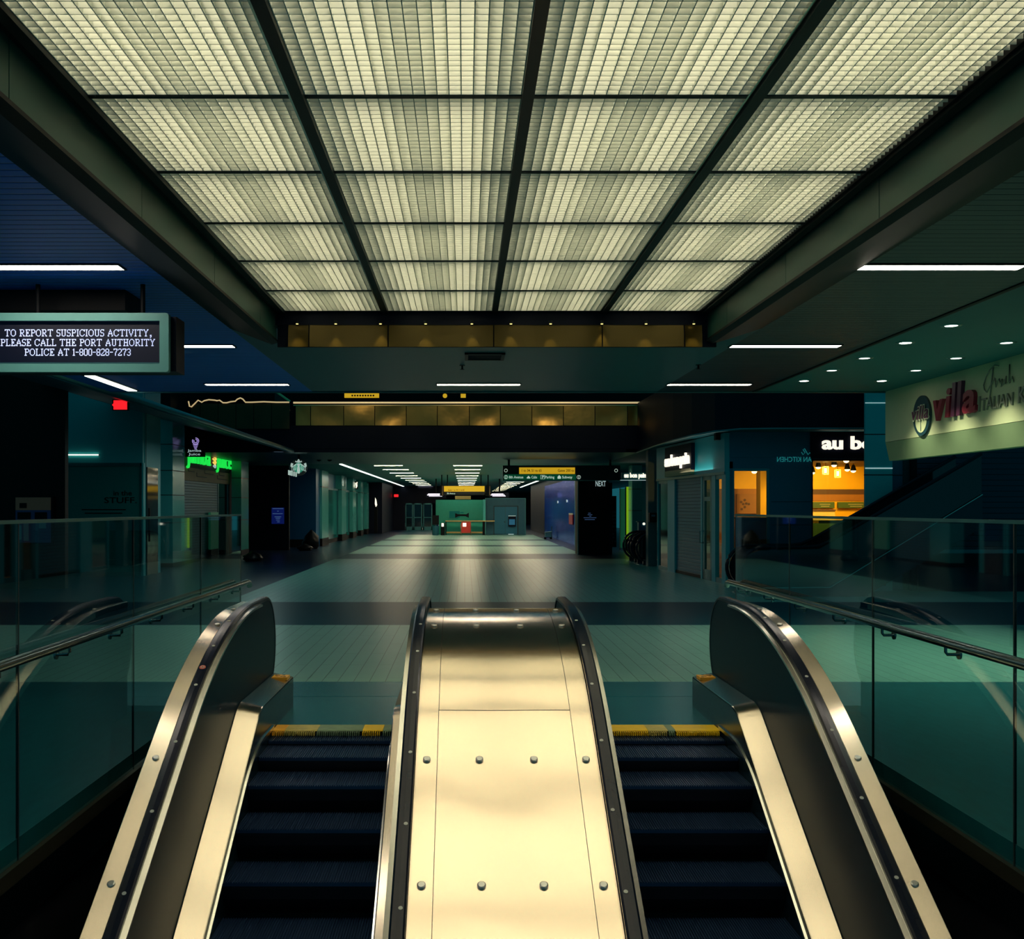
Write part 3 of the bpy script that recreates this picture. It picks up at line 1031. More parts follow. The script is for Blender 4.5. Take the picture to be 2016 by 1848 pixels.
bx.text('a', (SX - .002, y0 - (y0 - y1) * .72, zat(826, y0) + .015), Rv, Uv, .58, .05, 0, .025, .12, 'LEFT', (y0 - y1) * .30)
obj('lettering', bx, ['crimson', 'purple_dark'], sb)
yi = yy(1927)
it = B().text('I', (SX - .002, yi, zat(813, yi) + .02), Rv, Uv, .27, .02, 0, .01, .1, 'LEFT')
it.text('TALIAN', (SX - .002, yi - .085, zat(813, yi) + .02), Rv, Uv, .22, .02, 0, .004, .1, 'LEFT', .78)
obj('lettering', it, 'grey_letter', sb)
it = B()
it.text('K', (SX - .002, yi - .98, zat(813, yi) + .03), Rv, Uv, .27, .02, 0, .01, .1)
it.text('ITCHEN', (SX - .002, yi - 1.16, zat(813, yi) + .03), Rv, Uv, .22, .02, 0, .004, .1, 'LEFT', .78)
obj('lettering', it, 'grey_letter', sb)
yf = yy(1940)
ft = B()
z = zat(770, yf)


def stroke(pts, r=.008):
    ft.tube([(SX - .012, yf - a, z + b) for a, b in pts], r, 6)


stroke([(.0, .02), (-.02, .08), (.04, .17), (.14, .25), (.26, .29), (.36, .27)])
stroke([(.22, .27), (.18, .1), (.14, -.08), (.12, -.16)])
stroke([(.0, .02), (.06, -.02), (.16, .06), (.26, .13)])
stroke([(.26, .13), (.29, .02), (.33, .09), (.37, .11), (.40, .05), (.44, .10), (.42, .01), (.48, .04), (.54, .12), (.53, .03), (.60, .05), (.62, .25), (.62, .03), (.68, .10), (.72, .03)])
obj('script_lettering', ft, 'grey_letter', sb)

# recessed front under the board
wr = B().box(9.45, 14, 23.62, 23.8, 0, 5.2)
struct('wall_right', wr, 'wall_deep')
sh = thing('roller_shutter', 'wide dark roller shutter beyond the cream sign board', 'shutter', (11.8, 23.3, 0))
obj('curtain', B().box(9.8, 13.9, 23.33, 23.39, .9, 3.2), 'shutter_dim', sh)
obj('bottom_bar', B().box(9.8, 13.9, 23.30, 23.39, .82, .9), 'steel_frame', sh)
obj('side_guide', B().box(9.68, 9.8, 23.28, 23.39, 0, 3.2), 'black', sh)
struct('wall_right.001', B().box(6.7, 6.9, 2.5, 9.0, 0, 2.53), 'black')
struct('wall_right.002', B().box(9.8, 13.9, 23.20, 23.28, 0, .82), 'black_blue')


# square pier with joints
def pier(x0, x1, y0, y1, z1, m, name='pillar', joints=(), base=None, base_mat='black'):
    o = struct(name, B().box(x0, x1, y0, y1, 0, z1), m)
    if joints:
        j = B()
        for z in joints:
            j.box(x0 - .003, x1 + .003, y0 - .003, y1 + .003, z - .012, z + .012)
        struct('joint', j, 'seam', o)
    if base:
        struct('plinth', B().box(x0 - .01, x1 + .01, y0 - .01, y1 + .01, 0, base), base_mat, o)
    return o


yp = 23.3
pier(xat(1703, yp), xat(1757, yp), yp, yp + .06, 4.6, 'wall_teal', 'pillar', (1.35, 2.52, 3.4))
pier(xat(1757, yp), xat(1786, yp), yp + .25, 24.0, 4.6, 'wall_blue', 'pillar', (1.35, 2.52))
pp = thing('pipe_trim', 'thin bright trim band across the teal pier by the cream board', 'trim', (xat(1730, yp), yp, 2.6))
obj('band', B().box(xat(1703, yp), xat(1757, yp), yp - .012, yp - .002, zat(921.5, yp) - .012, zat(921.5, yp) + .012), 'white_dim', pp)
obj('upper_band', B().box(xat(1703, yp), xat(1747, yp), yp - .012, yp - .002, zat(793, yp) - .008, zat(793, yp) + .008), 'white_dim', pp)

# ================================================================ AMBER SHOP
YF = 25.4                                     # its front
XA = 6.26
sw = B()
sw.box(XA, XA + .08, YF, YF + .25, 0, 2.9)                                 # corner post
sw.box(xat(1516, YF), xat(1598, YF), YF, YF + .3, 0, 3.0)                  # blue pier between the windows
sw.box(XA, xat(1516, YF), YF, YF + .2, 2.74, 3.0)
sw.box(XA, 10.3, YF - .02, YF + .2, 3.0, 3.7)
sw.box(xat(1598, YF), 10.3, YF, YF + .2, 2.96, 3.0)
sw.box(XA + .08, xat(1516, YF), YF, YF + .12, 0, .12)
struct('wall_shop', sw, 'wall_blue')
jj = B()
for zz in (.75, 1.4, 1.95):
    jj.box(xat(1518, YF), xat(1597, YF), YF - .004, YF, zz - .006, zz + .006)
struct('trim_pier_joints', jj, 'seam')
wn = struct('window_1', B().box(XA + .08, XA + .12, YF + .02, YF + .1, .12, 2.74).box(xat(1511, YF), xat(1517, YF), YF + .02, YF + .1, .12, 2.74).box(XA + .12, xat(1511, YF), YF + .02, YF + .1, 2.68, 2.74), 'steel_frame')
struct('pane', B().box(XA + .12, xat(1511, YF), YF + .05, YF + .06, .12, 2.68), 'glass_shop', wn)
wn = struct('window_2', B().box(xat(1598, YF), xat(1601, YF), YF + .02, YF + .1, 0, 2.96).box(xat(1598, YF), 10.3, YF + .02, YF + .1, 2.92, 2.96), 'black')
struct('pane', B().box(xat(1601, YF), 10.3, YF + .05, YF + .06, 0, 2.92), 'glass_shop', wn)
# dark sign panel with white letters over the second window
ss = thing('shop_sign', 'black sign panel with large white lit letters above the amber window', 'sign', (9.1, YF, 3.0))
sx0 = xat(1594, YF)
obj('panel', B().box(sx0, 10.3, YF - .10, YF - .03, 2.97, 3.62), 'black_blue', ss)
tx = B().text('au bon pain', (xat(1615, YF), YF - .10, zat(884, YF)), (1, 0, 0), Uv, .42, .05, 0, .03, 0, 'LEFT', 2.55)
obj('lettering', tx, 'white_lit', ss)
# reflection of the kitchen sign, painted as mirrored glowing letters
ml = thing('reflected_lettering', 'painted reflection of sign lettering, mirrored in teal on the blue shop wall', 'lettering', (7.9, YF, 3.0))
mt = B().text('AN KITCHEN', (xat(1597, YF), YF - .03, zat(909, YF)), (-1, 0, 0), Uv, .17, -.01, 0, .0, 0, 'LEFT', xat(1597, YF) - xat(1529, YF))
obj('letters', mt, 'reflection_text', ml)
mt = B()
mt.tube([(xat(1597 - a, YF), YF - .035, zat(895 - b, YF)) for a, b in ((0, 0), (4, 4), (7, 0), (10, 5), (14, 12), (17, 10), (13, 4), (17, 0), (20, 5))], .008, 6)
obj('script', mt, 'reflection_text', ml)
# interior
YB = 31.2
it = B().box(XA, 12, YB, YB + .1, 0, 3.2)
struct('wall_back', it, 'amber_wall')
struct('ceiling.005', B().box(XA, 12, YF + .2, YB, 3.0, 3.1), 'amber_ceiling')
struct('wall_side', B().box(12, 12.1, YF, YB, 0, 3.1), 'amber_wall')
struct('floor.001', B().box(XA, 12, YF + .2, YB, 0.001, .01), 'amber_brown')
bb = B().box(9.3, 12, YB - .05, YB, zat(973, YB), zat(963, YB))
struct('trim_1', bb, 'amber_brown')
struct('trim_2', B().box(9.3, 12, YB - .04, YB, zat(986, YB), zat(973, YB)), 'amber_orange')
for i, (pa, pb) in enumerate(((1600, 1643), (1650, 1712))):
    mb_ = thing('menu_sign', ('green menu board at the window edge above the cream counter', 'green menu board beside the rising escalator rail')[i], 'menu board', (xat(pa, YB), YB, 1.8), 'menu boards in the amber shop')
    xa, xb = xat(pa, YB - .2), xat(pb, YB - .2)
    obj('board', B().box(xa, xb, YB - .2, YB - .12, zat(1000, YB - .2), zat(988, YB - .2)), 'menu_green', mb_)
    ln = B()
    for zz, f0, f1 in ((992.5, .32, .8), (996.5, .38, .76)):
        ln.box(xa + (xb - xa) * f0, xa + (xb - xa) * f1, YB - .205, YB - .2, zat(zz + .7, YB - .2), zat(zz - .7, YB - .2))
    obj('lines', ln, 'menu_text', mb_)
ct = thing('shop_counter', 'pale cream serving counter seen through the amber window', 'counter', (xat(1620, 30), 30, 0))
obj('front', B().box(xat(1600, 30), xat(1644, 30), 30, 30.5, 0, zat(1005, 30)), 'counter_cream', ct)
obj('top', B().box(xat(1599, 30), xat(1645, 30), 29.96, 30.55, zat(1005, 30), zat(1002.5, 30)), 'amber_brown', ct)
case = thing('display_case', 'dark green display case below the cream counter', 'display case', (xat(1640, 28.5), 28.5, 0))
obj('base', B().box(xat(1600, 28.5), xat(1660, 28.5), 28.5, 29.2, 0, zat(1030, 28.5)), 'menu_green', case)
obj('glass_top', B().box(xat(1612, 28.5), xat(1660, 28.5), 28.5, 29.2, zat(1030, 28.5), zat(1024, 28.5)), 'dark_glass', case)
# partition with poster seen through the first window
struct('wall_partition', B().box(XA + .15, 8.2, 29.6, 29.7, 0, zat(962, 29.6)), 'amber_orange')
struct('pillar.010', B().box(xat(1497, 28.4), xat(1516, 28.4), 28.4, 28.8, 0, 3.0), 'amber_wall')
po = thing('wall_poster', 'orange shop poster with dark spots seen through the narrow amber window', 'poster', (xat(1473, 29.5), 29.55, 1.8))
obj('sheet', B().box(xat(1451, 29.5), xat(1496, 29.5), 29.54, 29.59, zat(1011, 29.5), zat(972, 29.5)), 'poster_orange', po)
sp = B()
for px, py in ((1467, 984), (1460, 988), (1464, 992), (1470, 991), (1475, 992), (1467, 998), (1461, 1002)):
    sp.cyl((xat(px, 29.5), 29.54, zat(py, 29.5)), (0, -1, 0), .035, .006, 12)
obj('spots', sp, 'amber_brown', po)
bc = thing('shop_counter', 'black front counter behind the narrow amber window', 'counter', (xat(1475, 28), 28, 0))
obj('body', B().box(xat(1452, 28), xat(1512, 28), 28, 28.3, 0, zat(1021, 28)), 'black_blue', bc)
obj('top', B().box(xat(1450, 28), xat(1514, 28), 27.95, 28.35, zat(1021, 28), zat(1018, 28)), 'black', bc)
struct('wall_partition.001', B().box(xat(1449, 29), xat(1462, 29), 29, 29.1, 0, zat(1021, 29)), 'menu_green')
# lamps of the amber shop
LB = 'spot lamps on tracks in the amber shop'
spots = [(1599, 930, 27.5, 'amber shop spot lamp at the window edge by the dark frame'), (1611, 919.5, 28.5, 'amber shop spot lamp nearest the dark window frame on the ceiling track'),
         (1642, 915.5, 28, 'amber shop spot lamp in the middle of the window'), (1666, 907, 26.8, 'highest amber shop spot lamp under the white letters'),
         (1668, 924, 29, 'amber shop spot lamp below the highest one'), (1680, 926.5, 29, 'amber shop spot lamp nearest the teal pier'),
         (1485, 928, 26.6, 'bright spot lamp in the narrow amber window')]
for px, py, d, lb in spots:
    p = at(px, py, d)
    t = thing('spot_light', lb, 'lamp', p, LB)
    obj('shade', B().lathe((p.x, p.y, p.z), [(.03, .16), (.05, .12), (.075, .03), (.075, .0)], 14), 'black', t)
    obj('bulb', B().lathe((p.x, p.y, p.z), [(.01, .05), (.055, .03), (.07, 0), (.05, -.035), (.01, -.05)], 14), 'bulb', t)
    obj('stem', B().tube([(p.x, p.y, p.z + .16), (p.x, p.y, 3.0)], .008, 6), 'black', t)
    lamp('spot_lamp_light', 'SPOT', (p.x, p.y + .1, p.z - .1), 75, (1, .62, .13), spot_size=math.radians(125), spot_blend=.6, shadow_soft_size=.05).rotation_euler = (math.radians(52), 0, 0)
for px, py, lb in ((1625, 926, 'square glowing lantern hanging nearer the dark window frame'), (1649, 932, 'square glowing lantern hanging nearer the teal pier')):
    p = at(px, py, 28.5)
    t = thing('lantern', lb, 'lamp', p, 'square lanterns in the amber shop')
    h = .09
    lf = B()
    for a in (-1, 1):
        for b in (-1, 1):
            lf.box(p.x + a * .055 - .01, p.x + a * .055 + .01, p.y + b * .055 - .01, p.y + b * .055 + .01, p.z - h, p.z + h)
    lf.box(p.x - .065, p.x + .065, p.y - .065, p.y + .065, p.z + h, p.z + h + .02).box(p.x - .065, p.x + .065, p.y - .065, p.y + .065, p.z - h - .02, p.z - h)
    obj('cage', lf, 'neon_yellow', t)
    obj('glow', B().cyl((p.x, p.y, p.z - .06), (0, 0, 1), .03, .12, 10), 'bulb', t)
    obj('cord', B().tube([(p.x, p.y, p.z + h), (p.x, p.y, 3.0)], .006, 6), 'black', t)

# slanting side front of the amber shop: from the corner post back along the hall
A0 = Vector((XA, YF, 0)); A1 = Vector((5.83, 32.0, 0))
dirA = (A1 - A0).normalized()
nA = Vector((-dirA.y, dirA.x, 0))            # towards the hall


def along(px):
    """distance from the corner post along the slanting front where the photograph shows px"""
    k = (px - CX) / FPX
    # A0.x + s*dx = k*(A0.y + s*dy)
    return (k * A0.y - A0.x) / (dirA.x - k * dirA.y)


def slant_box(mb, s0, s1, z0, z1, t0=0.0, t1=.08, mi=0):
    p = [A0 + dirA * s0 + nA * t0, A0 + dirA * s1 + nA * t0, A0 + dirA * s1 + nA * t1, A0 + dirA * s0 + nA * t1]
    vs = [(q.x, q.y, z0) for q in p] + [(q.x, q.y, z1) for q in p]
    mb.add(vs, [(0, 3, 2, 1), (4, 5, 6, 7), (0, 1, 5, 4), (1, 2, 6, 5), (2, 3, 7, 6), (3, 0, 4, 7)], mi)
    return mb


s_post, s_n0, s_n1, s_d0, s_d1, s_r0, s_r1, s_w0, s_w1 = 0, along(1429), along(1416), along(1409), along(1390), along(1387), along(1335), along(1321), along(1301)
S_END = (A1 - A0).length
hd = B()
slant_box(hd, 0, S_END, 2.66, 3.58, 0, .12)
struct('wall_shop.001', hd, 'wall_teal')
fr = B()
for a, b in ((s_n1, s_d0), (s_d1, s_r0), (s_r1, s_w0), (s_w1, S_END), (-.02, s_n0)):
    slant_box(fr, a, b, 0, 2.66, 0, .10)
struct('wall_shop.002', fr, 'wall_teal')
slant_box(jb := B(), 0, S_END, 2.60, 2.66, .0, .13)
struct('trim_3', jb, 'steel_frame')
wn = struct('window_3', slant_box(slant_box(B(), s_n0, s_n1, 2.5, 2.6, .02, .09), s_n0, s_n1, 0, .12, .02, .09), 'steel_frame')
struct('pane', slant_box(B(), s_n0, s_n1, .12, 2.5, .04, .05), 'glass_shop', wn)
dr = struct('door_1', slant_box(slant_box(slant_box(slant_box(slant_box(B(), s_d0, s_d1, 2.5, 2.6, .03, .09), s_d0, s_d1, 1.98, 2.08, .03, .09), s_d0, s_d1, 0.0, .26, .03, .09), s_d0, s_d0 + .16, .0, 2.6, .03, .09), s_d1 - .16, s_d1, 0, 2.6, .03, .09), 'steel_frame')
struct('pane', slant_box(B(), s_d0 + .16, s_d1 - .16, .26, 2.5, .05, .06), 'glass_door', dr)
pm_ = B()
for s_ in (s_d1 - .12,):
    for ho in (.09, .0):
        pass
    q0 = A0 + dirA * s_ + nA * .09
    q1 = q0 + nA * .10
    pm_.tube([(q0.x, q0.y, 1.22), (q1.x, q1.y, 1.22), (q1.x, q1.y, .92), (q0.x, q0.y, .92)], .014, 8)
struct('handle', pm_, 'chrome', dr)
rs = thing('roller_shutter', 'blue-grey roller shutter closing the slanting shop front under the small lit sign', 'shutter', tuple(A0 + dirA * ((s_r0 + s_r1) / 2)))
obj('curtain', slant_box(B(), s_r0, s_r1, .08, 2.6, .02, .05), 'shutter', rs)
obj('bottom_bar', slant_box(B(), s_r0, s_r1, .0, .08, .01, .07), 'black', rs)
wn = struct('window_4', slant_box(slant_box(B(), s_w0, s_w1, 2.52, 2.6, .02, .08), s_w0, s_w1, 0, .1, .02, .08), 'steel_frame')
struct('pane', slant_box(B(), s_w0, s_w1, .1, 2.52, .03, .05), 'dark_glass', wn)
# lit letters on the slant
sg = thing('shop_sign', 'small black sign with white lit letters over the blue-grey roller shutter', 'sign', tuple(A0 + dirA * along(1345)) )
sa, sb_ = along(1377), along(1324)
obj('panel', slant_box(B(), sa, sb_, 2.80, 3.5, .12, .22), 'black_blue', sg)
obj('foot_panel', slant_box(B(), sa + .05, sb_, 2.68, 2.84, .12, .225), 'plank', sg)
o0 = A0 + dirA * (sb_ - .15) + nA * .225
tx = B().text('au bon pain', (o0.x, o0.y, 2.98), -dirA, Uv, .42, .05, 0, .035, 0, 'LEFT', sb_ - sa - .25)
obj('lettering', tx, 'white_lit', sg)
cm = thing('camera_box', 'small black box camera under the canopy by the amber shop corner', 'camera', at(1415, 858, 25.8))
p = at(1415, 858, 25.8)
obj('body', B().box(p.x - .09, p.x + .09, p.y - .1, p.y + .1, p.z - .1, p.z + .1), 'black', cm)
obj('arm', B().tube([(p.x, p.y, p.z + .1), (p.x, p.y, 3.6)], .02, 8), 'black', cm)

# canopy and dark fascia over these shops: follows the curved gallery edge
edge = [(5.56, 34.6), (5.50, 31.0), (5.52, 28.5), (5.62, 26.6), (5.85, 25.1), (6.25, 24.35), (6.9, 24.2), (8.0, 24.2), (9.4, 24.2)]
cp = B()
n = len(edge)
top = [(x, y, 3.60) for x, y in edge]
cp.add(top + [(12, 24.2, 3.60), (12, 34.6, 3.60)], [tuple(range(n + 2))], 1)
fa = B()
for i in range(n - 1):
    (xa, ya), (xb, yb) = edge[i], edge[i + 1]
    zt0, zt1 = (5.18 - .05 * i, 5.18 - .05 * (i + 1)) if i < 4 else (5.0, 5.0)
    fa.add([(xa, ya, 3.58), (xb, yb, 3.58), (xb, yb, zt1), (xa, ya, zt0)], [(0, 1, 2, 3)], 0, True)
struct('ceiling.006', cp, ['ceil_metal', 'plaster_teal'])
struct('trim_gallery_side', fa, 'black_blue')
lp_ = B()
lp_.tube([(x - .02, y - .02, 3.59) for x, y in edge], .022, 8)
struct('trim_gallery_lip', lp_, 'steel_frame')
lamp('canopy_fill', 'AREA', (5.95, 28.8, 2.75), 10, (.75, 1, .95), shape='RECTANGLE', size=.3, size_y=5).rotation_euler = (PI, 0, 0)  # added fill light under the canopy, no fitting there


# ================================================================ ESCALATORS THAT RUN ACROSS
def cross_escalator(label, x0, y0, width, flat, length, mr='rubber'):
    """newel end at x0, climbing towards +x; near rail at y0"""
    t = thing('escalator', label, 'escalator', (x0, y0, 0))
    R_ = .46
    zt = 1.0
    xf = x0 + R_ + flat
    rail = [(x0 + R_ - R_ * math.sin(math.radians(a)), zt - R_ + R_ * math.cos(math.radians(a))) for a in range(168, -1, -12)]
    rise = [(xf + length * k / 6, zt + SL * length * k / 6) for k in range(1, 7)]
    soft = [(xf - .25, zt), (xf, zt + .03), (xf + .25, zt + SL * .25)]
    pts = rail + soft + [q for q in rise if q[0] > xf + .3]
    for yk in (y0, y0 + width):
        obj('handrail', B().tube([(x, yk, z) for x, z in pts], .04, 8), mr, t)
        in_ = [(x0 + R_ - (R_ - .05) * math.sin(math.radians(a)), zt - R_ + (R_ - .05) * math.cos(math.radians(a))) for a in range(150, -1, -15)]
        poly = in_ + [(xf, zt - .03)] + [(xf + length, zt + SL * length - .04), (xf + length, SL * length + .1), (xf + .2, .12), (x0 + R_ + .1, .1)]
        obj('balustrade_panel', B().prism(poly, 'y', yk - .01, yk + .01), 'dark_glass', t)
        sk = [(x0 + .2, 0), (x0 + .2, .16), (xf + .2, .18), (xf + length, SL * length + .16), (xf + length, SL * length - .5), (xf + .9, 0)]
        obj('skirt', B().prism(sk, 'y', yk - .05, yk + .05), 'skirt', t)
        obj('rail_trim', B().tube([(x0 + .2, yk - .055, .17), (xf + .2, yk - .055, .19), (xf + length, yk - .055, SL * length + .17)], .012, 6), 'strip', t)
    st_ = B()
    k = 0
    x = xf + .3
    while x < xf + length - .2:
        z = SL * (x - xf - .3) * 1.0
        st_.box(x, x + .36, y0 + .06, y0 + width - .06, max(z - .2, 0.0), z + .02)
        x += .36
    so = obj('steps', st_, 'step_dark', t)
    obj('landing_plate', B().box(x0 + .1, xf + .3, y0 + .06, y0 + width - .06, 0, .02), 'plate', t)
    return t


cross_escalator('dark escalator climbing past the amber shop windows behind the glass', 5.62, 21.9, 1.15, 1.15, 3.3)
cross_escalator('dark escalator end nearer the slanting shop front, beside the dark pier', 5.42, 33.9, 1.1, 1.8, 2.0)
cross_escalator('dark escalator end farther along, toward the lime panels', 5.42, 35.6, 1.1, 1.8, 2.0)

# ================================================================ GALLERY ACROSS THE VOID
GY = 34.6
gf = B().box(-9.6, 5.56, GY, GY + .2, 3.6, 4.46)
struct('trim_gallery', gf, 'black_blue')
struct('floor.002', B().box(-9.6, 12, GY + .1, 42, 4.3, 4.44), 'black')
bl = B().box(-5.55, 5.5, GY - .02, GY - .005, 3.72, 3.75)
struct('trim_gallery_line', bl, 'black_blue')
gx = [582, 612, 677, 738, 800, 861, 924, 985, 1047, 1109, 1171, 1235, 1262]
gg = B()
for i, (pa, pb) in enumerate(zip(gx, gx[1:])):
    xa, xb = xat(pa, GY) + .012, xat(pb, GY) - .012
    vs, fs = [], []
    nk, nz_ = 8, 5
    sg_ = random.uniform(-1, 1)
    for j in range(nz_ + 1):
        for k in range(nk + 1):
            bu = .05 * sg_ * math.sin(PI * k / nk) * math.sin(PI * j / nz_)
            vs.append((xa + (xb - xa) * k / nk, GY - .04 - bu, 4.46 + .62 * j / nz_))
    for j in range(nz_):
        for k in range(nk):
            a = j * (nk + 1) + k
            fs.append((a, a + 1, a + nk + 2, a + nk + 1))
    gg.add(vs, fs, 0, True)
struct('trim_gallery_gold', gg, 'gold')
gr_ = thing('gallery_rail', 'long brass rail along the top of the gold gallery panels', 'railing', (0, GY, 5.2))
obj('top_rail', B().tube([(xat(578, GY), GY - .05, 5.19), (xat(1262, GY), GY - .05, 5.19)], .03, 10), 'brass_glow', gr_)
obj('under_rail', B().box(xat(578, GY), xat(1262, GY), GY - .06, GY - .02, 5.09, 5.12), 'brass', gr_)
gr2 = thing('gallery_rail', 'dim gallery panels and a wavy painted rail reflection above the green lettered shop', 'railing', (xat(470, GY), GY, 5.15))
wv = [(372, 790), (374, 800), (378, 801), (384, 795), (391, 788), (398, 792), (403, 789), (412, 787), (424, 788), (428, 789),
      (433, 788), (440, 793), (447, 793), (455, 791), (464, 790), (468, 786), (474, 783.5), (479, 786), (484, 792), (496, 792), (520, 791), (545, 792), (570, 792)]
obj('top_rail', B().tube([(xat(a, GY), GY - .06, zat(b, GY)) for a, b in wv], .022, 8), 'brass_glow', gr2)  # wavy glowing tube models the rail's distorted reflection
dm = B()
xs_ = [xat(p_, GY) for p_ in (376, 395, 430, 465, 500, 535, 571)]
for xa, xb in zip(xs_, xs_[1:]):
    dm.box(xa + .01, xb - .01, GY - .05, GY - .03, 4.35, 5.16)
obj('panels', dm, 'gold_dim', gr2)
# slanted mullion and hooks behind the gallery
sm = thing('stair_glass', 'slanting glass pane with a green edge above the dim gallery side', 'glass', (xat(530, 36), 36, 5.3))
p0_, p1_ = at(541, 769, 36), at(571, 790, 36)
obj('pane', B().prism([(p0_.x, 4.44), (p1_.x, 4.44), (p1_.x, p1_.z), (p0_.x, p0_.z)], 'y', 35.99, 36.01), 'glass_shop', sm)
obj('edge', B().tube([at(541, 769, 36), at(571, 790, 36)], .035, 8), 'green_panel', sm)
for i, (px, py, r, lb) in enumerate(((1288, 796, 17, 'larger pale ring hanging over the gallery rail by the green corner'), (1333, 781, 11, 'smaller pale ring above the gallery rail near the lamp end'))):
    c = at(px, py, GY - .3)
    rr = r / FPX * GY
    t = tag(obj('hanging_ring', B().tube([(c.x + .3 * rr * math.cos(a * PI / 12), c.y, c.z + rr * math.sin(a * PI / 12)) for a in range(25)], .014, 6), 'white_dim'), lb, 'ring', 'rings over the gallery')
gc = struct('trim_gallery_corner', B().box(xat(1263, GY), xat(1330, GY), GY - .03, GY - .01, 4.5, 5.1), 'green_panel')
# upper level: signs seen over the rail
us = thing('hanging_sign', 'long yellow lit sign of the upper level above the gallery rail', 'sign', at(712, 778, 39))
p = at(712, 778, 39)
obj('panel', B().box(xat(678, 39), xat(746, 39), 39, 39.1, zat(782.5, 39), zat(774, 39)), 'sign_yellow', us)
sq = B()
for k in range(9):
    x = xat(692 + k * 5.2, 39)
    sq.box(x, x + .06, 38.985, 39, zat(780, 39), zat(777, 39))
obj('marks', sq, 'ink', us)
obj('rods', B().tube([at(690, 774, 39.05), at(690, 740, 39.05)], .02, 6).tube([at(735, 774, 39.05), at(735, 740, 39.05)], .02, 6), 'black', us)
for px, w_, lb in ((876, 5, 'small yellow round sign above the gallery rail'), (912, 8, 'small yellow square sign above the middle of the gallery rail')):
    p = at(px, 779, 38)
    t = thing('small_sign', lb, 'sign', p, 'small upper level signs')
    if w_ == 5:
        obj('face', B().cyl((p.x, p.y, p.z), (0, -1, 0), .08, .02, 18), 'sign_yellow', t)
    else:
        obj('face', B().box(p.x - .09, p.x + .09, p.y - .02, p.y, p.z - .07, p.z + .07), 'sign_yellow', t)
    obj('bracket', B().tube([(p.x, p.y + .02, p.z), (p.x, p.y + .02, p.z + 1)], .012, 6), 'black', t)
struct('wall_upper', B().box(-12, 14, 43, 43.2, 4.4, 9), 'black')

# ================================================================ CANOPY AND SHOPS ON THE MESSAGE SIGN SIDE
cn = B()
th = .09
cn.prism([(LIP, 3.60), (LIP, 3.60 + th), (-9.4, 4.55 + th), (-9.4, 4.55)], 'y', 12.0, 36.0)
struct('ceiling.007', cn, 'wall_deep')
lp_ = B()
lp_.prism([(LIP + .07, 3.58), (LIP + .09, 3.63), (LIP + .05, 3.69), (LIP - .05, 3.70), (LIP - .06, 3.58)], 'y', 12.0, 34.55, 0, True)
struct('trim_canopy_lip', lp_, 'steel_frame')
struct('ceiling.008', B().box(-14, LIP, 36, 52, 4.5, 4.6), 'black')
# near black wall with display
struct('wall_left', B().box(-14, xat(128, 24), 24, 24.2, 0, 6.5), 'dark_brown')
dp = thing('advert_sign', 'small blue and tan display on the black wall behind the glass', 'display', (xat(66, 23.9), 23.9, 1.5))
x0, x1 = xat(32, 23.9), xat(101, 23.9)
z = lambda py: zat(py, 23.9)
obj('casing', B().box(x0 - .03, x1 + .03, 23.88, 23.99, z(1070), z(977)), 'black', dp)
obj('header', B().box(x0, x1, 23.86, 23.88, z(1004), z(979)), 'poster_tan', dp)
obj('screen', B().box(x0, x1, 23.86, 23.88, z(1068), z(1004)), 'poster_navy', dp)
pt = B()
for a, b, c_, d_, mi in ((36, 62, 1008, 1022, 0), (70, 94, 1008, 1022, 0), (48, 58, 1024, 1064, 1), (78, 92, 1026, 1040, 1), (36, 44, 1034, 1062, 1), (40, 54, 990, 1000, 0)):
    pt.box(xat(a, 23.9), xat(b, 23.9), 23.853, 23.86, z(d_), z(c_), mi)
obj('graphics', pt, ['ink', 'poster_teal'], dp)

# wall with filmed window
YW = 28.5
ww = B()
xa, xb = xat(122, YW), xat(281, YW)
ww.box(xa - 3, xb, YW, YW + .15, 3.0, 6.5)
ww.box(xat(278, YW), xb + .02, YW, YW + .15, 0, 3.0)
ww.box(xb - .12, xb + .02, YW + .15, 30.1, 0, 6.5)
struct('wall_left.001', ww, 'wall_teal')
struct('joint', B().box(xat(287, YW), xat(288, YW), YW - .003, YW, 0, 4.6), 'seam', None)
wn = struct('window_5', B().box(xa - 2, xat(278, YW), YW, YW + .1, 2.92, 3.0).box(xat(276, YW), xat(279, YW), YW, YW + .1, .1, 3.0).box(xa - 2, xat(278, YW), YW - .02, YW + .1, 0, .1).box(xat(126, YW), xat(128, YW), YW - .01, YW + .1, .1, 3.0), 'steel_frame')
struct('pane', B().box(xa - 2, xat(276, YW), YW + .03, YW + .05, .1, 2.92), 'frosted', wn)
wt = thing('window_lettering', 'dark lettering on the filmed shop window beside the black wall', 'lettering', (xat(235, YW), YW, 1.9))
tx = B().text('in', (xat(222, YW), YW + .03, zat(975, YW)), (1, 0, 0), Uv, .19, .005, 0, .008, 0, 'LEFT', xat(232, YW) - xat(222, YW))
obj('letters', tx, 'ink', wt)
tx = B().text('the', (xat(238, YW), YW + .03, zat(975, YW)), (1, 0, 0), Uv, .19, .005, 0, .008, 0, 'LEFT', xat(259, YW) - xat(238, YW))
obj('letters', tx, 'ink', wt)
tx = B().text('STUFF.', (xat(204, YW), YW + .03, zat(990, YW)), (1, 0, 0), Uv, .22, .005, 0, .008, 0, 'LEFT', xat(268, YW) - xat(204, YW))
obj('letters', tx, 'ink', wt)
ln = B()
for py, a, b in ((1003, 160, 247), (1010, 166, 240)):
    ln.box(xat(a, YW), xat(b, YW), YW + .025, YW + .03, zat(py + 1, YW), zat(py - 1, YW))
obj('lines', ln, 'ink', wt)
rf = thing('strip_reflection', 'thin painted reflection of a light strip on the wall above the filmed window', 'lamp', (xat(165, YW), YW, 3.2))
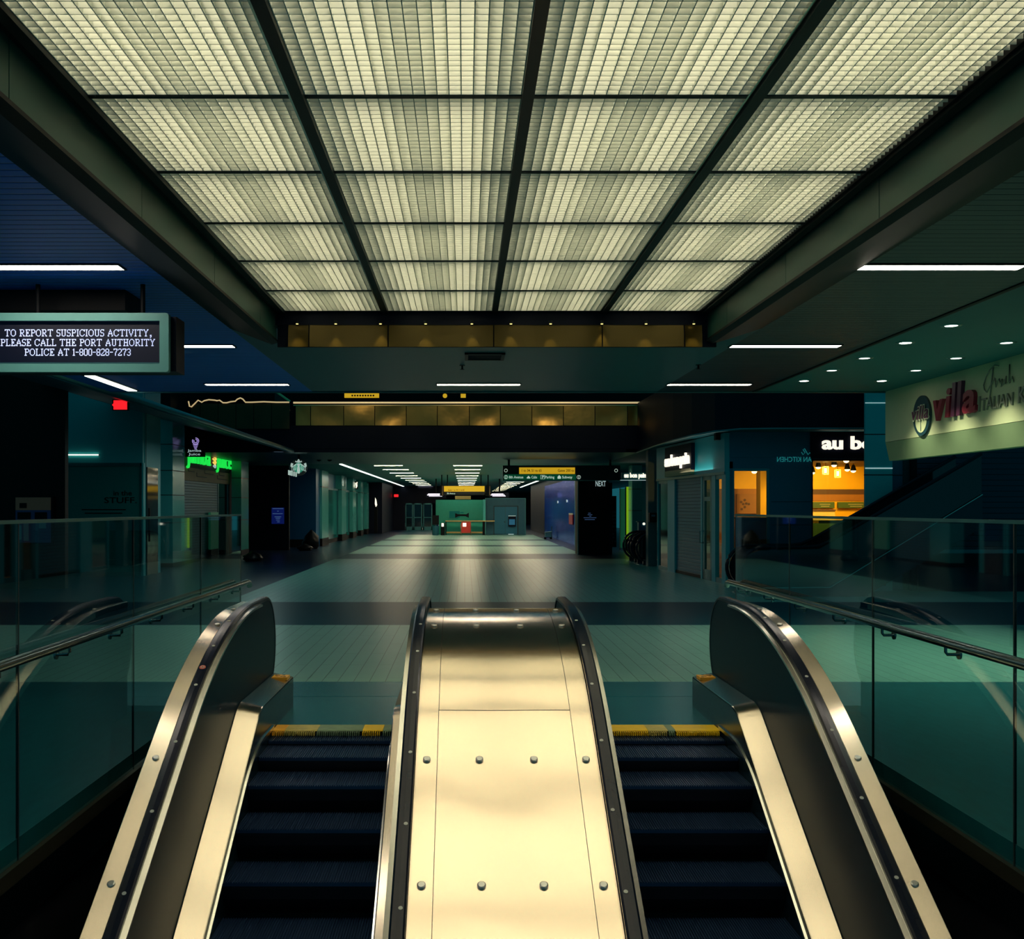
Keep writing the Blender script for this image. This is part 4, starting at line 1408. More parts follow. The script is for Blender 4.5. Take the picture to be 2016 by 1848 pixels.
obj('diffuser', B().box(xat(130, YW), xat(194, YW), YW - .03, YW - .005, 3.20, 3.225), 'lamp_cove', rf)  # glowing bar paints a light strip reflected on the wall
obj('backing', B().box(xat(128, YW), xat(196, YW), YW - .006, YW + .0, 3.19, 3.235), 'grid', rf)
ex = thing('exit_sign', 'red lit exit sign hanging under the canopy beside the message sign', 'exit sign', at(236, 797, 20))
p = at(237, 797, 20)
obj('housing', B().box(p.x - .15, p.x + .15, p.y, p.y + .06, p.z - .10, p.z + .10), 'black', ex)
obj('face', B().box(p.x - .125, p.x + .125, p.y - .006, p.y, p.z - .085, p.z + .085).prism([(p.x - .125, p.z - .03), (p.x - .125, p.z + .03), (p.x - .155, p.z)], 'y', p.y - .006, p.y), 'red_lamp', ex)
obj('stem', B().tube([(p.x, p.y + .03, p.z + .10), (p.x, p.y + .03, 3.84)], .015, 6), 'black', ex)
ds = thing('dome_camera', 'black dome camera under the canopy above the filmed window', 'camera', at(156, 762, 27))
p = at(156, 762, 27)
obj('dome', B().lathe((p.x, p.y, p.z), [(.01, -.1), (.07, -.08), (.11, -.02), (.12, .05), (.12, .1)], 16), 'black', ds)
obj('mount', B().tube([(p.x, p.y, p.z + .1), (p.x, p.y, p.z + .4)], .03, 8), 'black', ds)
# plant-like dark figure: door leaf in the return wall
dr = struct('door_2', B().box(xat(281, YW) + .021, xat(281, YW) + .05, 28.75, 29.75, 0, 2.9), 'dark_glass')
struct('handle', B().box(xat(281, YW) + .05, xat(281, YW) + .07, 28.9, 28.94, .9, 1.8), 'black', dr)

# juice shop: two tiled piers, sign boards, shutter
PX = -8.92
pier(-9.35, PX, 32.8, 34.2, 4.6, 'pier', 'pillar', (1.35, 2.2, 2.95, 3.75), .12)
pier(-8.9, -8.53, 41.0, 42.4, 4.6, 'pier', 'pillar', (1.35, 2.2, 2.95, 3.75), .2)
js = thing('shop_sign_board', 'plank sign board with green neon letters between two tiled piers', 'sign', (PX, 37.6, 2.7))
XJ = -8.98
obj('board', B().box(XJ - .12, XJ, 34.2, 41.0, 3.12, 4.5), 'black_blue', js)
pl = B()
pl.box(XJ - .1, XJ + .02, 34.2, 41.0, 2.70, 3.12)
obj('planks', pl, 'plank', js)
pg = B()
for z_, segs_ in ((3.0, ((34.8, 35.6), (37.0, 38.3), (39.2, 40.0))), (2.86, ((35.9, 37.3), (38.9, 40.5))), (3.12, ((36.3, 37.2), (38.5, 40.0)))):
    for a, b in segs_:
        pg.box(XJ + .02, XJ + .03, a, b, z_ - .012, z_ + .012)
        pg.box(XJ + .02, XJ + .03, a - .02, a + .02, z_, z_ + .13)
obj('plank_gaps', pg, 'plank_dark', js)
yj = lambda px: XJ * FPX / (px - CX)
RJ = (0, 1, 0)
tx = B().text('Jamba', (XJ + .01, yj(367), 3.28), RJ, Uv, .86, .06, 0, -.004, 0, 'LEFT', yj(413) - yj(367))
obj('lettering', tx, 'neon_green', js)
tx = B().text('Juice', (XJ + .01, yj(425), 3.28), RJ, Uv, .86, .06, 0, -.004, 0, 'LEFT', yj(455) - yj(425))
obj('lettering', tx, 'neon_green', js)
sw_ = B()
yc = yj(418)
for k, (r, zc, mi) in enumerate(((.30, 4.02, 0), (.17, 4.0, 0))):
    sw_.tube([(XJ + .08, yc + r * 1.1 * math.sin(a * PI / 10), zc + r * math.cos(a * PI / 10)) for a in range(0, 18)], .05, 7, mi)
for k in range(4):
    w = .26 - .05 * k
    sw_.tube([(XJ + .08, yc - w, 3.66 - .12 * k), (XJ + .1, yc, 3.61 - .12 * k), (XJ + .08, yc + w, 3.68 - .12 * k)], .04, 6, 1 if k < 3 else 2)
obj('swirl', sw_, ['neon_red', 'neon_yellow', 'white_dim'], js)
shj = thing('roller_shutter', 'dark roller shutter below the plank sign board', 'shutter', (PX, 36.5, 0))
obj('curtain', B().box(XJ - .1, XJ - .04, 34.2, 39.2, .1, 2.7), 'shutter', shj)
obj('bottom_bar', B().box(XJ - .1, XJ - .02, 34.2, 39.2, 0, .1), 'black', shj)
dr = struct('door_3', B().box(XJ - .1, XJ - .05, 39.2, 41.0, 0, 2.7), 'dark_glass')
struct('frame', B().box(XJ - .1, XJ - .02, 39.2, 39.3, 0, 2.7).box(XJ - .1, XJ - .02, 40.9, 41.0, 0, 2.7), 'steel_frame', dr)
gs = thing('green_post', 'green lit panel standing in the shutter opening behind the glass', 'panel', (XJ, 37.8, 0))
obj('panel', B().box(XJ + .02, XJ + .10, 37.55, 38.75, .35, 1.65), 'green_panel', gs)
obj('foot', B().box(XJ + .02, XJ + .10, 37.6, 38.7, 0, .35), 'black', gs)
# projecting blade sign
YJ = 34.32
bs = thing('blade_sign', 'black blade sign with violet swirl projecting beside the green neon letters', 'sign', (xat(384, YJ), YJ, 3.4))
obj('panel', B().box(xat(365, YJ), xat(403, YJ), YJ, YJ + .1, zat(899, YJ), zat(843, YJ)), 'ink', bs)
sw_ = B()
c = at(385, 868, YJ - .01)
for r in (.10, .055):
    sw_.tube([(c.x + r * math.sin(a * PI / 9), c.y, c.z + r * math.cos(a * PI / 9)) for a in range(0, 16)], .016, 6)
for k in range(4):
    w = .085 - .017 * k
    sw_.tube([(c.x - w, c.y, c.z - .11 - .045 * k), (c.x, c.y, c.z - .13 - .045 * k), (c.x + w, c.y, c.z - .105 - .045 * k)], .013, 6)
obj('swirl', sw_, 'violet', bs)
tx = B().text('Jamba', (xat(370, YJ), YJ, zat(889, YJ)), (1, 0, 0), Uv, .11, .01, 0, .004, 0, 'LEFT', xat(397, YJ) - xat(370, YJ))
obj('lettering', tx, 'white_dim', bs)
tx = B().text('Juice', (xat(372, YJ), YJ, zat(896, YJ)), (1, 0, 0), Uv, .11, .01, 0, .004, 0, 'LEFT', xat(395, YJ) - xat(372, YJ))
obj('lettering', tx, 'white_dim', bs)
obj('bracket', B().box(-8.95, xat(366, YJ), YJ + .02, YJ + .08, 3.6, 3.66), 'steel_frame', bs)
struct('wall_left.002', B().box(-14, XJ - .2, 33.5, 46, 0, 6.5), 'black')

# black stretch with blue poster
YK = 46.0
struct('wall_left.003', B().box(xat(470, YK), xat(569, YK), YK, YK + .2, 0, 4.5), 'black_blue')
ps = thing('wall_poster', 'small blue lit poster with lines of text on the black wall past the juice shop', 'poster', (xat(547, YK), YK, 1.5))
obj('sheet', B().box(xat(535, YK), xat(559.5, YK), YK - .05, YK - .01, zat(1031, YK), zat(999, YK)), 'poster_blue', ps)
ln = B()
for py, a, b in ((1001, 537, 558), (1006, 546, 549), (1011, 537, 557), (1017, 541, 554), (1020, 543, 552), (1023.5, 544, 551), (1027, 546, 551)):
    ln.box(xat(a, YK), xat(b, YK), YK - .056, YK - .05, zat(py + .7, YK), zat(py - .7, YK))
obj('text_lines', ln, 'text_blue', ps)

# ================================================================ FAR HALL, MESSAGE SIGN SIDE
YQ = 49.5
struct('pillar.020', B().box(xat(566, YQ), xat(622, YQ), YQ, YQ + 1.5, 0, 3.62), 'pier_blue')
struct('trim_4', B().box(xat(566, YQ), xat(622, YQ), YQ - .01, YQ, .0, .36), 'black')
# round emblem sign
YE = 36.0
em = thing('round_sign', 'round lit green and white emblem sign hanging before the dark blue pier', 'sign', at(588, 919, YE))
c = at(588, 919.5, YE)
r = 16.5 / FPX * YE
obj('disc', B().cyl((c.x, c.y, c.z), (0, 1, 0), r, .12, 40), 'emblem_black', em)
ed = B().cyl((c.x, c.y, c.z - .02), (0, -1, 0), r * .60, .01, 30)
obj('green_field', ed, 'emblem_green', em)
ew = B()
yq = c.y - .02


def epoly(pts):
    ew.prism([(c.x + a * r, c.z + b * r) for a, b in pts], 'y', yq - .004, yq)


for sgn in (-1, 1):
    for k in range(4):
        a0 = .28 + .17 * k
        ew.tube([(c.x + sgn * r * (a0 * .55), yq, c.z + r * (.45 - .05 * k)), (c.x + sgn * r * (a0 + .05), yq, c.z + r * (.25 - .1 * k)),
                 (c.x + sgn * r * (a0 + .02), yq, c.z + r * (-.1 - .1 * k)), (c.x + sgn * r * (a0 + .12), yq, c.z + r * (-.38 - .05 * k))], r * .032, 6)
    epoly([(sgn * .62, .42), (sgn * .9, .52), (sgn * .98, .1), (sgn * .78, -.05)])
epoly([(-.42, .62), (-.36, .78), (-.2, .68), (-.1, .86), (0, .98), (.1, .86), (.2, .68), (.36, .78), (.42, .62), (0, .52)])
ew.cyl((c.x, yq, c.z + r * .28), (0, -1, 0), r * .17, .01, 18)
epoly([(-.12, .12), (.12, .12), (.2, -.3), (.13, -.75), (-.13, -.75), (-.2, -.3)])
obj('figure', ew, 'emblem_white', em)
wd = B()
for k, px in enumerate((568.5, 571.5, 575, 579, 583)):
    p = at(px, 930 + k * .9, YE - .05)
    wd.box(p.x - .022, p.x + .022, p.y - .02, p.y, p.z - .08, p.z + .08)
obj('side_letters', wd, 'emblem_white', em)
obj('arm', B().box(c.x - .03, c.x + .03, c.y + .03, c.y + .09, c.z + r * .9, HL + .02), 'black', em)

SXL = -6.85
struct('wall_left.004', B().box(-9.5, SXL - .25, 51, 76, 0, 3.6), 'wall_blue')
segs = [(50.8, 53.2), (59.0, 61.2), (64.8, 66.6), (69.8, 71.4), (74.0, 75.6)]
for i, (ya, yb) in enumerate(segs):
    o = struct('pillar.%03d' % (30 + i), B().box(SXL - .25, SXL + .1, ya, yb, 0, 3.6), 'pier')
    struct('plinth', B().box(SXL - .25, SXL + .115, ya - .012, yb + .01, 0, .36), 'ink', o)
    struct('band', B().box(SXL - .26, SXL + .104, ya - .004, yb + .004, 2.8, 2.83), 'seam', o)
# recessed shop fronts between
for i, (ya, yb) in enumerate(((53.2, 59.0), (61.2, 64.8), (66.6, 69.8), (71.4, 74.0))):
    d_ = struct('door_%d' % (4 + i), B().box(SXL - .2, SXL - .15, ya + .1, yb - .1, .2, 2.75), 'frosted')
    struct('frame', B().box(SXL - .24, SXL - .1, ya, ya + .1, 0, 2.85).box(SXL - .24, SXL - .1, yb - .1, yb, 0, 2.85).box(SXL - .24, SXL - .1, ya, yb, 2.75, 2.85), 'steel_frame', d_)
struct('baseboard_left', B().box(SXL - .26, SXL - .1, 51, 76, 0, .2), 'black')
# black signs with white marks on these fronts
for i, (px0, px1, py0, py1, d, lb) in enumerate(((671, 680, 938, 958, 60.5, 'black projecting sign with white marks, nearest on the pier row'),
                                                  (699, 705, 947, 963, 66.4, 'black projecting sign with white marks, second along the pier row'))):
    t = thing('blade_sign', lb, 'sign', (xat(px0, d), d, 3), 'black signs on the pier row')
    obj('panel', B().box(xat(px0, d), xat(px1, d), d - .08, d, zat(py1, d), zat(py0, d)), 'ink', t)
    mk = B()
    pm = (px0 + px1) / 2
    for a, b, c_, e in ((-.3, .0, .2, .5), (.0, .3, .35, .7), (-.2, .1, .5, .85), (.05, .35, .1, .3)):
        w_ = px1 - px0
        mk.box(xat(pm + a * w_, d), xat(pm + b * w_, d), d - .09, d - .08, zat(py0 + (py1 - py0) * e, d), zat(py0 + (py1 - py0) * c_, d))
    obj('marks', mk, 'white_lit', t)
t = thing('blade_sign', 'tall white lit sign at the far end of the pier row', 'sign', (xat(740, 73.8), 73.8, 2), None)
obj('panel', B().box(xat(737, 73.8), xat(743, 73.8), 73.75, 73.85, zat(1050, 73.8), zat(978, 73.8)), 'ink', t)
d = 73.74
obj('marks', B().prism([(xat(738.5, d), zat(979, d)), (xat(741, d), zat(984, d)), (xat(742.5, d), zat(994, d)), (xat(740, d), zat(998, d)), (xat(738, d), zat(992, d))], 'y', d - .01, d), 'white_lit', t)
for px, lb in ((628, 'black globe camera under the ceiling, the one nearer the round emblem'), (649, 'black globe camera under the ceiling, the one nearer the bright cove line')):
    p = at(px, 903, 40)
    t = thing('dome_camera', lb, 'camera', p, 'globe cameras at the hall entrance')
    obj('dome', B().lathe((p.x, p.y, p.z), [(.01, -.1), (.08, -.07), (.1, 0), (.08, .07), (.03, .1)], 16), 'black', t)
    obj('mount', B().tube([(p.x, p.y, p.z + .08), (p.x, p.y, 3.62)], .02, 6), 'black', t)

# ceilings of the hall
struct('ceiling.009', B().box(-9.6, 5.6, GY + .2, 44.0, HL, HL + .1), 'ceil_metal')
struct('ceiling.010', B().box(-5.0, 5.2, 44.0, 128, HL, HL + .1), 'slat_far')
struct('ceiling.011', B().box(-9.6, -5.0, 44.0, 128, HL + .02, HL + .1), 'plaster_teal')
struct('ceiling.012', B().box(5.2, 14, 34.6, 128, HL + .02, HL + .1), 'plaster_teal')
cv = thing('cove_ceiling_light', 'long bright lamp line along the hall ceiling above the pier row', 'lamp', (-5.03, 60, HL))
obj('diffuser', B().box(-5.09, -4.97, 43.6, 92, HL - .03, HL - .006), 'lamp_cove', cv)
obj('channel', B().box(-5.12, -4.94, 43.6, 92, HL - .008, HL), 'grid', cv)
cv = thing('cove_ceiling_light', 'bright lamp line along the hall ceiling above the blue ribbed wall', 'lamp', (4.95, 60, HL))
obj('diffuser', B().box(4.72, 4.84, 49.5, 92, HL - .03, HL - .006), 'lamp_cove', cv)
obj('channel', B().box(4.69, 4.87, 49.5, 92, HL - .008, HL), 'grid', cv)
# rows of far lamps
rows = [45.3 + 4.75 * k for k in range(15)]
names = ('the pier side row', 'the middle row', 'the blue wall row')
GF = 'linear lamps in three rows down the far hall'
f0 = None
for i, x in enumerate((-3.22, .13, 3.45)):
    for k, y in enumerate(rows):
        lb = 'far hall lamp, %s from the gallery in %s' % (ORD[k], names[i])
        if f0 is None:
            f0 = linear_lamp(x, y, HL, 'lamp_far', lb, GF, .15)
            p0 = (x, y)
        else:
            dup(f0, x - p0[0], y - p0[1], 0, lb, GF)
struct('wall_far', B().box(-9.6, 14, 128, 128.2, 0, 3.7), 'black_blue')
struct('wall_left.005', B().box(-9.6, -5.85, 76, 88, 0, 3.6), 'black_blue')
ex = thing('exit_sign', 'tiny red lit exit sign on the dark far wall', 'exit sign', at(780, 975, 87))
p = at(780, 975.5, 87)
obj('housing', B().box(p.x - .2, p.x + .2, p.y, p.y + .08, p.z - .13, p.z + .13), 'black', ex)
obj('face', B().box(p.x - .17, p.x + .17, p.y - .01, p.y, p.z - .1, p.z + .1), 'red_lamp', ex)
obj('stem', B().tube([(p.x, p.y + .04, p.z + .13), (p.x, p.y + .04, HL)], .02, 6), 'black', ex)
# glass doors far away
YD = 88.0
struct('wall_back.001', B().box(-9.6, xat(797, YD), YD, YD + .2, 0, 3.6).box(xat(797, YD), -1.5, YD, YD + .2, 2.2, 3.6), 'black_blue')
for i, (pa, pb) in enumerate(((798, 813), (814, 831), (833, 851))):
    xa, xb = xat(pa, YD), xat(pb, YD)
    o = struct('door_%d' % (8 + i), B().box(xa, xa + .08, YD, YD + .1, 0, 2.2).box(xb - .08, xb, YD, YD + .1, 0, 2.2).box(xa, xb, YD, YD + .1, 2.1, 2.2).box(xa, xb, YD, YD + .1, 0, .28).box(xa, xb, YD, YD + .1, 1.0, 1.06), 'steel_frame')
    struct('pane', B().box(xa + .08, xb - .08, YD + .04, YD + .06, .28, 2.1), 'dark_glass', o)

# ================================================================ BOOTH AT THE END OF THE BRIGHT FLOOR
YZ = 72.0
z = lambda py: zat(py, YZ)
x = lambda px: xat(px, YZ)
bo = thing('information_booth', 'green lit booth wall with a long low counter at the far end of hall', 'booth', (x(905), YZ, 0))
obj('back_wall', B().box(x(857), x(952), YZ + 1.2, YZ + 1.35, 0, z(983.5)), 'booth_green', bo)
obj('side_post', B().box(x(951), x(956), YZ, YZ + 1.3, 0, z(983)), 'pier', bo)
obj('counter_top', B().box(x(877), x(974), YZ - .1, YZ + .25, z(1026.3), z(1024.6)), 'counter_cream', bo)
obj('counter_front', B().box(x(877), x(952), YZ, YZ + .1, z(1036), z(1026.3)), 'booth_green', bo)
obj('kick_rail', B().box(x(879), x(950), YZ, YZ + .08, z(1049.5), z(1046.5)), 'counter_cream', bo)
obj('leg', B().box(x(950), x(955), YZ - .05, YZ + .2, 0, z(1026)), 'black', bo)
obj('leg', B().box(x(877), x(879), YZ - .05, YZ + .2, 0, z(1026)), 'black', bo)
pc = B().box(x(884), x(905), YZ + 1.17, YZ + 1.2, z(1020), z(1006))
obj('notice', pc, 'frosted', bo)
mo = thing('counter_screen', 'dark curved screen unit standing on the far booth counter', 'screen', (x(909), YZ + .05, z(1024.6)))
obj('housing', B().prism([(x(896), z(1010)), (x(902), z(1012)), (x(918), z(1012)), (x(923), z(1009)), (x(923), z(1019)), (x(916), z(1016)), (x(903), z(1016)), (x(896), z(1019))], 'y', YZ + .0, YZ + .2), 'black', mo)
obj('shade', B().prism([(x(905), z(1010)), (x(914), z(1010)), (x(912), z(1007.5)), (x(907), z(1007.5))], 'y', YZ, YZ + .2), 'frosted', mo)
obj('stand', B().prism([(x(897), z(1024.5)), (x(922), z(1024.5)), (x(917), z(1019)), (x(902), z(1019))], 'y', YZ, YZ + .2), 'booth_green', mo)
rb = thing('sandwich_board', 'red notice board with pale panel standing before the far booth', 'board', (x(917), YZ - .5, 0))
yr = YZ - .6
obj('board', B().box(x(908.5), x(926), yr, yr + .06, z(1048), z(1027)), 'red_board', rb)
obj('pale_panel', B().box(x(911), x(918), yr - .01, yr, z(1036), z(1029)), 'white_lit', rb)
obj('frame', B().tube([(x(908), yr, 0), (x(907), yr, z(1032)), (x(910), yr, z(1026)), (x(927), yr, z(1026.5)), (x(927), yr, 0)], .03, 8), 'poster_tan', rb)
tb = thing('litter_bin', 'tall black litter bin with steel band beside the far booth', 'litter bin', (x(858), YZ - .6, 0))
cx_, cy_ = x(858), YZ - .6
obj('body', B().lathe((cx_, cy_, 0), [(.19, 0), (.22, .05), (.23, .62)], 20), 'booth_grey', tb)
obj('band', B().lathe((cx_, cy_, .62), [(.24, 0), (.24, .08)], 20), 'chrome', tb)
obj('hood', B().box(cx_ - .22, cx_ + .22, cy_ - .22, cy_ + .22, .70, 1.32), 'black', tb)
sm_ = thing('ticket_machine', 'small machine with a lit face between bin and far counter', 'machine', (x(872), YZ - .5, 0))
obj('body', B().box(x(868), x(876), YZ - .5, YZ - .2, 0, z(1029)), 'black', sm_)
obj('lit_face', B().box(x(869.5), x(874), YZ - .51, YZ - .5, z(1036), z(1029.5)), 'white_lit', sm_)
# grey hut with double door
hu = thing('service_hut', 'grey-teal hut with a double door beside the green booth', 'hut', (x(995), YZ, 0))
obj('body', B().box(x(957), x(1035), YZ + .42, YZ + 2.4, 0, z(981)), 'booth_grey', hu)
obj('roof_edge', B().box(x(956.5), x(1035.5), YZ + .4, YZ + 2.4, z(981), z(980)), 'steel_frame', hu)
for pa, pb in ((973.5, 995), (996, 1019)):
    obj('door', B().box(x(pa), x(pb), YZ + .38, YZ + .42, .08, z(997)), 'wall_blue', hu)
obj('door_frame', B().box(x(972), x(973.5), YZ + .37, YZ + .42, 0, z(995.5)).box(x(1019), x(1021), YZ + .37, YZ + .42, 0, z(995.5)).box(x(972), x(1021), YZ + .37, YZ + .42, z(997), z(995.5)), 'seam', hu)
obj('door_knob', B().cyl((x(994), YZ + .38, z(1027.5)), (0, -1, 0), .04, .06, 10), 'chrome', hu)
obj('corner_trim', B().box(x(1034.5), x(1036), YZ + .39, YZ + .5, 0, z(981)), 'steel_frame', hu)
obj('doorstep', B().box(x(1001), x(1012), YZ + .33, YZ + .37, .02, .06), 'white_dim', hu)
sn = thing('wall_screen', 'small blue screen box on the hut door', 'screen', (x(1008), YZ, 1.2))
obj('box', B().box(x(1001), x(1016), YZ + .22, YZ + .38, z(1036), z(1015)), 'black_blue', sn)
obj('screen', B().box(x(1002.5), x(1014), YZ + .21, YZ + .22, z(1033), z(1022)), 'screen_blue', sn)
obj('top_light', B().box(x(1001), x(1016), YZ + .215, YZ + .225, z(1016), z(1015)), 'white_dim', sn)

# hanging direction signs
YS2 = 58.0
cs = thing('hanging_sign', 'yellow and black hanging direction sign above the green booth', 'sign', at(915, 962, YS2))
q = lambda a, b, c_, d_, y0, y1: B().box(xat(a, YS2), xat(b, YS2), y0, y1, zat(d_, YS2), zat(c_, YS2))
obj('yellow_panel', q(874, 954, 956.5, 967.5, YS2, YS2 + .2), 'sign_yellow', cs)
obj('black_panel', q(874, 954, 967.5, 974, YS2, YS2 + .2), 'sign_dark', cs)
obj('lower_box', q(896, 927, 976, 982.5, YS2, YS2 + .2), 'counter_cream', cs)
obj('hanger', B().box(xat(880, YS2), xat(882, YS2), YS2 + .05, YS2 + .15, zat(957, YS2), HL).box(xat(946, YS2), xat(948, YS2), YS2 + .05, YS2 + .15, zat(957, YS2), HL).box(xat(897, YS2), xat(926, YS2), YS2 + .05, YS2 + .15, zat(976, YS2), zat(974, YS2)), 'black', cs)
tx = B().text('Gates 1 to 34, 51 to 65', (xat(882, YS2), YS2, zat(966, YS2)), (1, 0, 0), Uv, .13, .006, 0, .006, 0, 'LEFT', xat(914, YS2) - xat(882, YS2))
obj('lettering', tx, 'ink', cs)
tx = B().text('8th Avenue', (xat(880, YS2), YS2, zat(972.5, YS2)), (1, 0, 0), Uv, .12, .006, 0, .004, 0, 'LEFT', xat(896, YS2) - xat(880, YS2))
obj('lettering', tx, 'text_white', cs)
for a, b, lb in ((866, 873, 'brown-lit end box at the bin side of the yellow hanging sign'), (956, 966, 'orange-lit end box at the hut side of the yellow hanging sign')):
    t = thing('sign_box', lb, 'box', (xat(a, YS2), YS2, 2.6))
    obj('body', B().box(xat(a, YS2), xat(b, YS2), YS2, YS2 + .3, zat(976, YS2), zat(955, YS2)), 'black', t)
    obj('lit_edge', B().box(xat(b - 3, YS2), xat(b - .6, YS2), YS2 - .01, YS2, zat(975, YS2), zat(956, YS2)), 'poster_tan', t)
    obj('hanger', B().box(xat((a + b) / 2, YS2) - .03, xat((a + b) / 2, YS2) + .03, YS2 + .1, YS2 + .2, zat(955, YS2), HL), 'black', t)
for i, (a, b, lb) in enumerate(((841, 876, 'lit white message board hanging on the bin side of the far booth'), (966, 1001, 'lit white message board hanging above the grey hut'))):
    d = 66.0
    t = thing('message_board', lb, 'sign', (xat(a, d), d, 2.6), 'far message boards')
    obj('housing', B().box(xat(a - 2, d), xat(b + 1, d), d, d + .2, zat(979, d), zat(969.5, d)), 'black_blue', t)
    lt = B()
    for k, (zz, f0_, f1_) in enumerate(((972.2, .05, .72), (974.2, .0, .8), (976.2, .1, .85))):
        nb = 9
        for m_ in range(nb):
            xx0 = a + (b - a) * (f0_ + (f1_ - f0_) * m_ / nb)
            lt.box(xat(xx0, d), xat(xx0 + (b - a) * .075, d), d - .01, d, zat(zz + .75, d), zat(zz - .75, d))
    obj('letters', lt, 'led_white', t)
    obj('hanger', B().box(xat((a + b) / 2, d) - .04, xat((a + b) / 2, d) + .04, d + .05, d + .15, zat(969.5, d), HL), 'black', t)

YS3 = 40.0
ds = thing('hanging_sign', 'wide hanging direction sign with a yellow strip over a green strip', 'sign', at(1100, 932, YS3))
q = lambda a, b, c_, d_, y0, y1: B().box(xat(a, YS3), xat(b, YS3), y0, y1, zat(d_, YS3), zat(c_, YS3))
obj('casing', q(990, 1221, 916, 945.5, YS3 + .01, YS3 + .25), 'sign_dark', ds)
obj('yellow_strip', q(1022, 1132, 920, 932.8, YS3 - .01, YS3 + .01), 'sign_yellow', ds)
obj('unlit_strip', q(992, 1022, 920, 932.8, YS3 - .01, YS3 + .01), 'sign_yellow_dim', ds)
obj('green_strip', q(992, 1134, 933.6, 944.4, YS3 - .01, YS3 + .01), 'sign_green', ds)
obj('lower_edge', q(990, 1221, 945.3, 946.2, YS3 - .02, YS3 + .25), 'pier', ds)
obj('hanger', q(1000, 1004, 905, 916, YS3 + .05, YS3 + .15).box(xat(1200, YS3), xat(1204, YS3), YS3 + .05, YS3 + .15, zat(916, YS3), HL), 'black', ds)
yt = YS3 - .01
T = lambda mb, s, px, py, w, size=.14, mi=0: mb.text(s, (xat(px, YS3), yt, zat(py, YS3)), (1, 0, 0), Uv, size, .008, mi, .008, 0, 'LEFT', w / FPX * YS3)
tx = B()
T(tx, '1 to 34, 51 to 65', 1026, 928.5, 39)
T(tx, 'Gates 200 to', 1098, 928.5, 32)
obj('lettering', tx, 'ink', ds)
tx = B()
T(tx, '8th Avenue', 1002, 941.5, 28)
T(tx, 'Cabs', 1046, 941.5, 11)
T(tx, 'P', 1066.5, 941.8, 4, .16)
T(tx, 'Parking', 1073, 941.5, 18)
T(tx, 'Subway', 1106.5, 941.5, 20)
obj('lettering', tx, 'text_white', ds)
ic = B()


def ring(px, py, rpx, rr=.008):
    c = at(px, py, yt - .01)
    r = rpx / FPX * YS3
    ic.tube([(c.x + r * math.cos(a * PI / 8), c.y, c.z + r * math.sin(a * PI / 8)) for a in range(17)], rr, 6)


ring(996, 939, 3.5); ring(1139.5, 939, 3.5); ring(996, 926, 3); ring(1213, 926, 3)
for px in (996, 1139.5):
    ic.tube([at(px, 942, yt - .01), at(px, 936.5, yt - .01)], .01, 6)
c = at(1040.5, 940, yt)
ic.prism([(c.x - .065, c.z - .03), (c.x + .065, c.z - .03), (c.x + .065, c.z + .01), (c.x + .035, c.z + .02), (c.x + .02, c.z + .06), (c.x - .02, c.z + .06), (c.x - .035, c.z + .02), (c.x - .065, c.z + .01)], 'y', yt - .008, yt)
for a, b in ((1064.5, 935.5), (1072, 935.5)):
    ic.box(xat(a, YS3) - .006, xat(a, YS3) + .006, yt - .008, yt, zat(942.8, YS3), zat(935, YS3))
ic.box(xat(1064.5, YS3), xat(1072, YS3), yt - .008, yt, zat(935.4, YS3), zat(935, YS3)).box(xat(1064.5, YS3), xat(1072, YS3), yt - .008, yt, zat(942.9, YS3), zat(942.5, YS3))
c = at(1101, 939, yt)
ic.prism([(c.x - .06, c.z - .06), (c.x + .06, c.z - .06), (c.x + .065, c.z + .01), (c.x, c.z + .075), (c.x - .065, c.z + .01)], 'y', yt - .008, yt)
obj('icons', ic, 'text_white', ds)

# ================================================================ FAR HALL, BLUE WALL SIDE
rw = B()
x0_, ya, yb, n = 5.30, 51.2, 71.0, 66
pts = []
for k in range(n * 4 + 1):
    y = ya + (yb - ya) * k / (n * 4)
    pts.append((x0_ - .035 * abs(math.sin(PI * k / 4)), y))
vs, fs = [], []
for (xx, y) in pts:
    vs += [(xx, y, 0), (xx, y, 3.25)]
for k in range(len(pts) - 1):
    fs.append((2 * k, 2 * k + 1, 2 * k + 3, 2 * k + 2))
rw.add(vs, fs, 0, True)
struct('wall_right.003', rw, 'blue_metal')
struct('pillar.040', B().box(5.24, 5.36, 51.0, 51.2, 0, 3.3), 'steel_frame')
struct('wall_right.004', B().box(5.4, 6, 51.3, 88, 0, 3.6), 'black_blue')
for px, py, lb in ((1098, 988, 'tiny pale plate on the blue ribbed wall, farther along'), (1116, 986, 'tiny pale plate on the blue ribbed wall, nearer the black pylon')):
    d = 5.24 * FPX / (px - CX)
    t = thing('number_sign', lb, 'plate', (5.24, d, zat(py, d)), 'pale plates on the blue ribbed wall')
    obj('plate', B().box(5.22, 5.26, d - .16, d + .16, zat(py, d) - .06, zat(py, d) + .06), 'white_dim', t)
    obj('number', B().text('28', (5.218, d + .12, zat(py, d) - .045), (0, -1, 0), Uv, .12, .004, 0, 0, 0, 'LEFT', .22), 'ink', t)
rp = thing('notice_sign', 'small dark red notice on the blue ribbed wall by the black pylon', 'notice', (5.2, 53, 1.4))
obj('sheet', B().box(5.19, 5.23, 51.9, 53.6, zat(1032, 52.5), zat(1013, 52.5)), 'crimson', rp)
obj('header', B().box(5.185, 5.23, 51.9, 53.6, zat(1013, 52.5), zat(1010, 52.5)), 'pale_letter', rp)
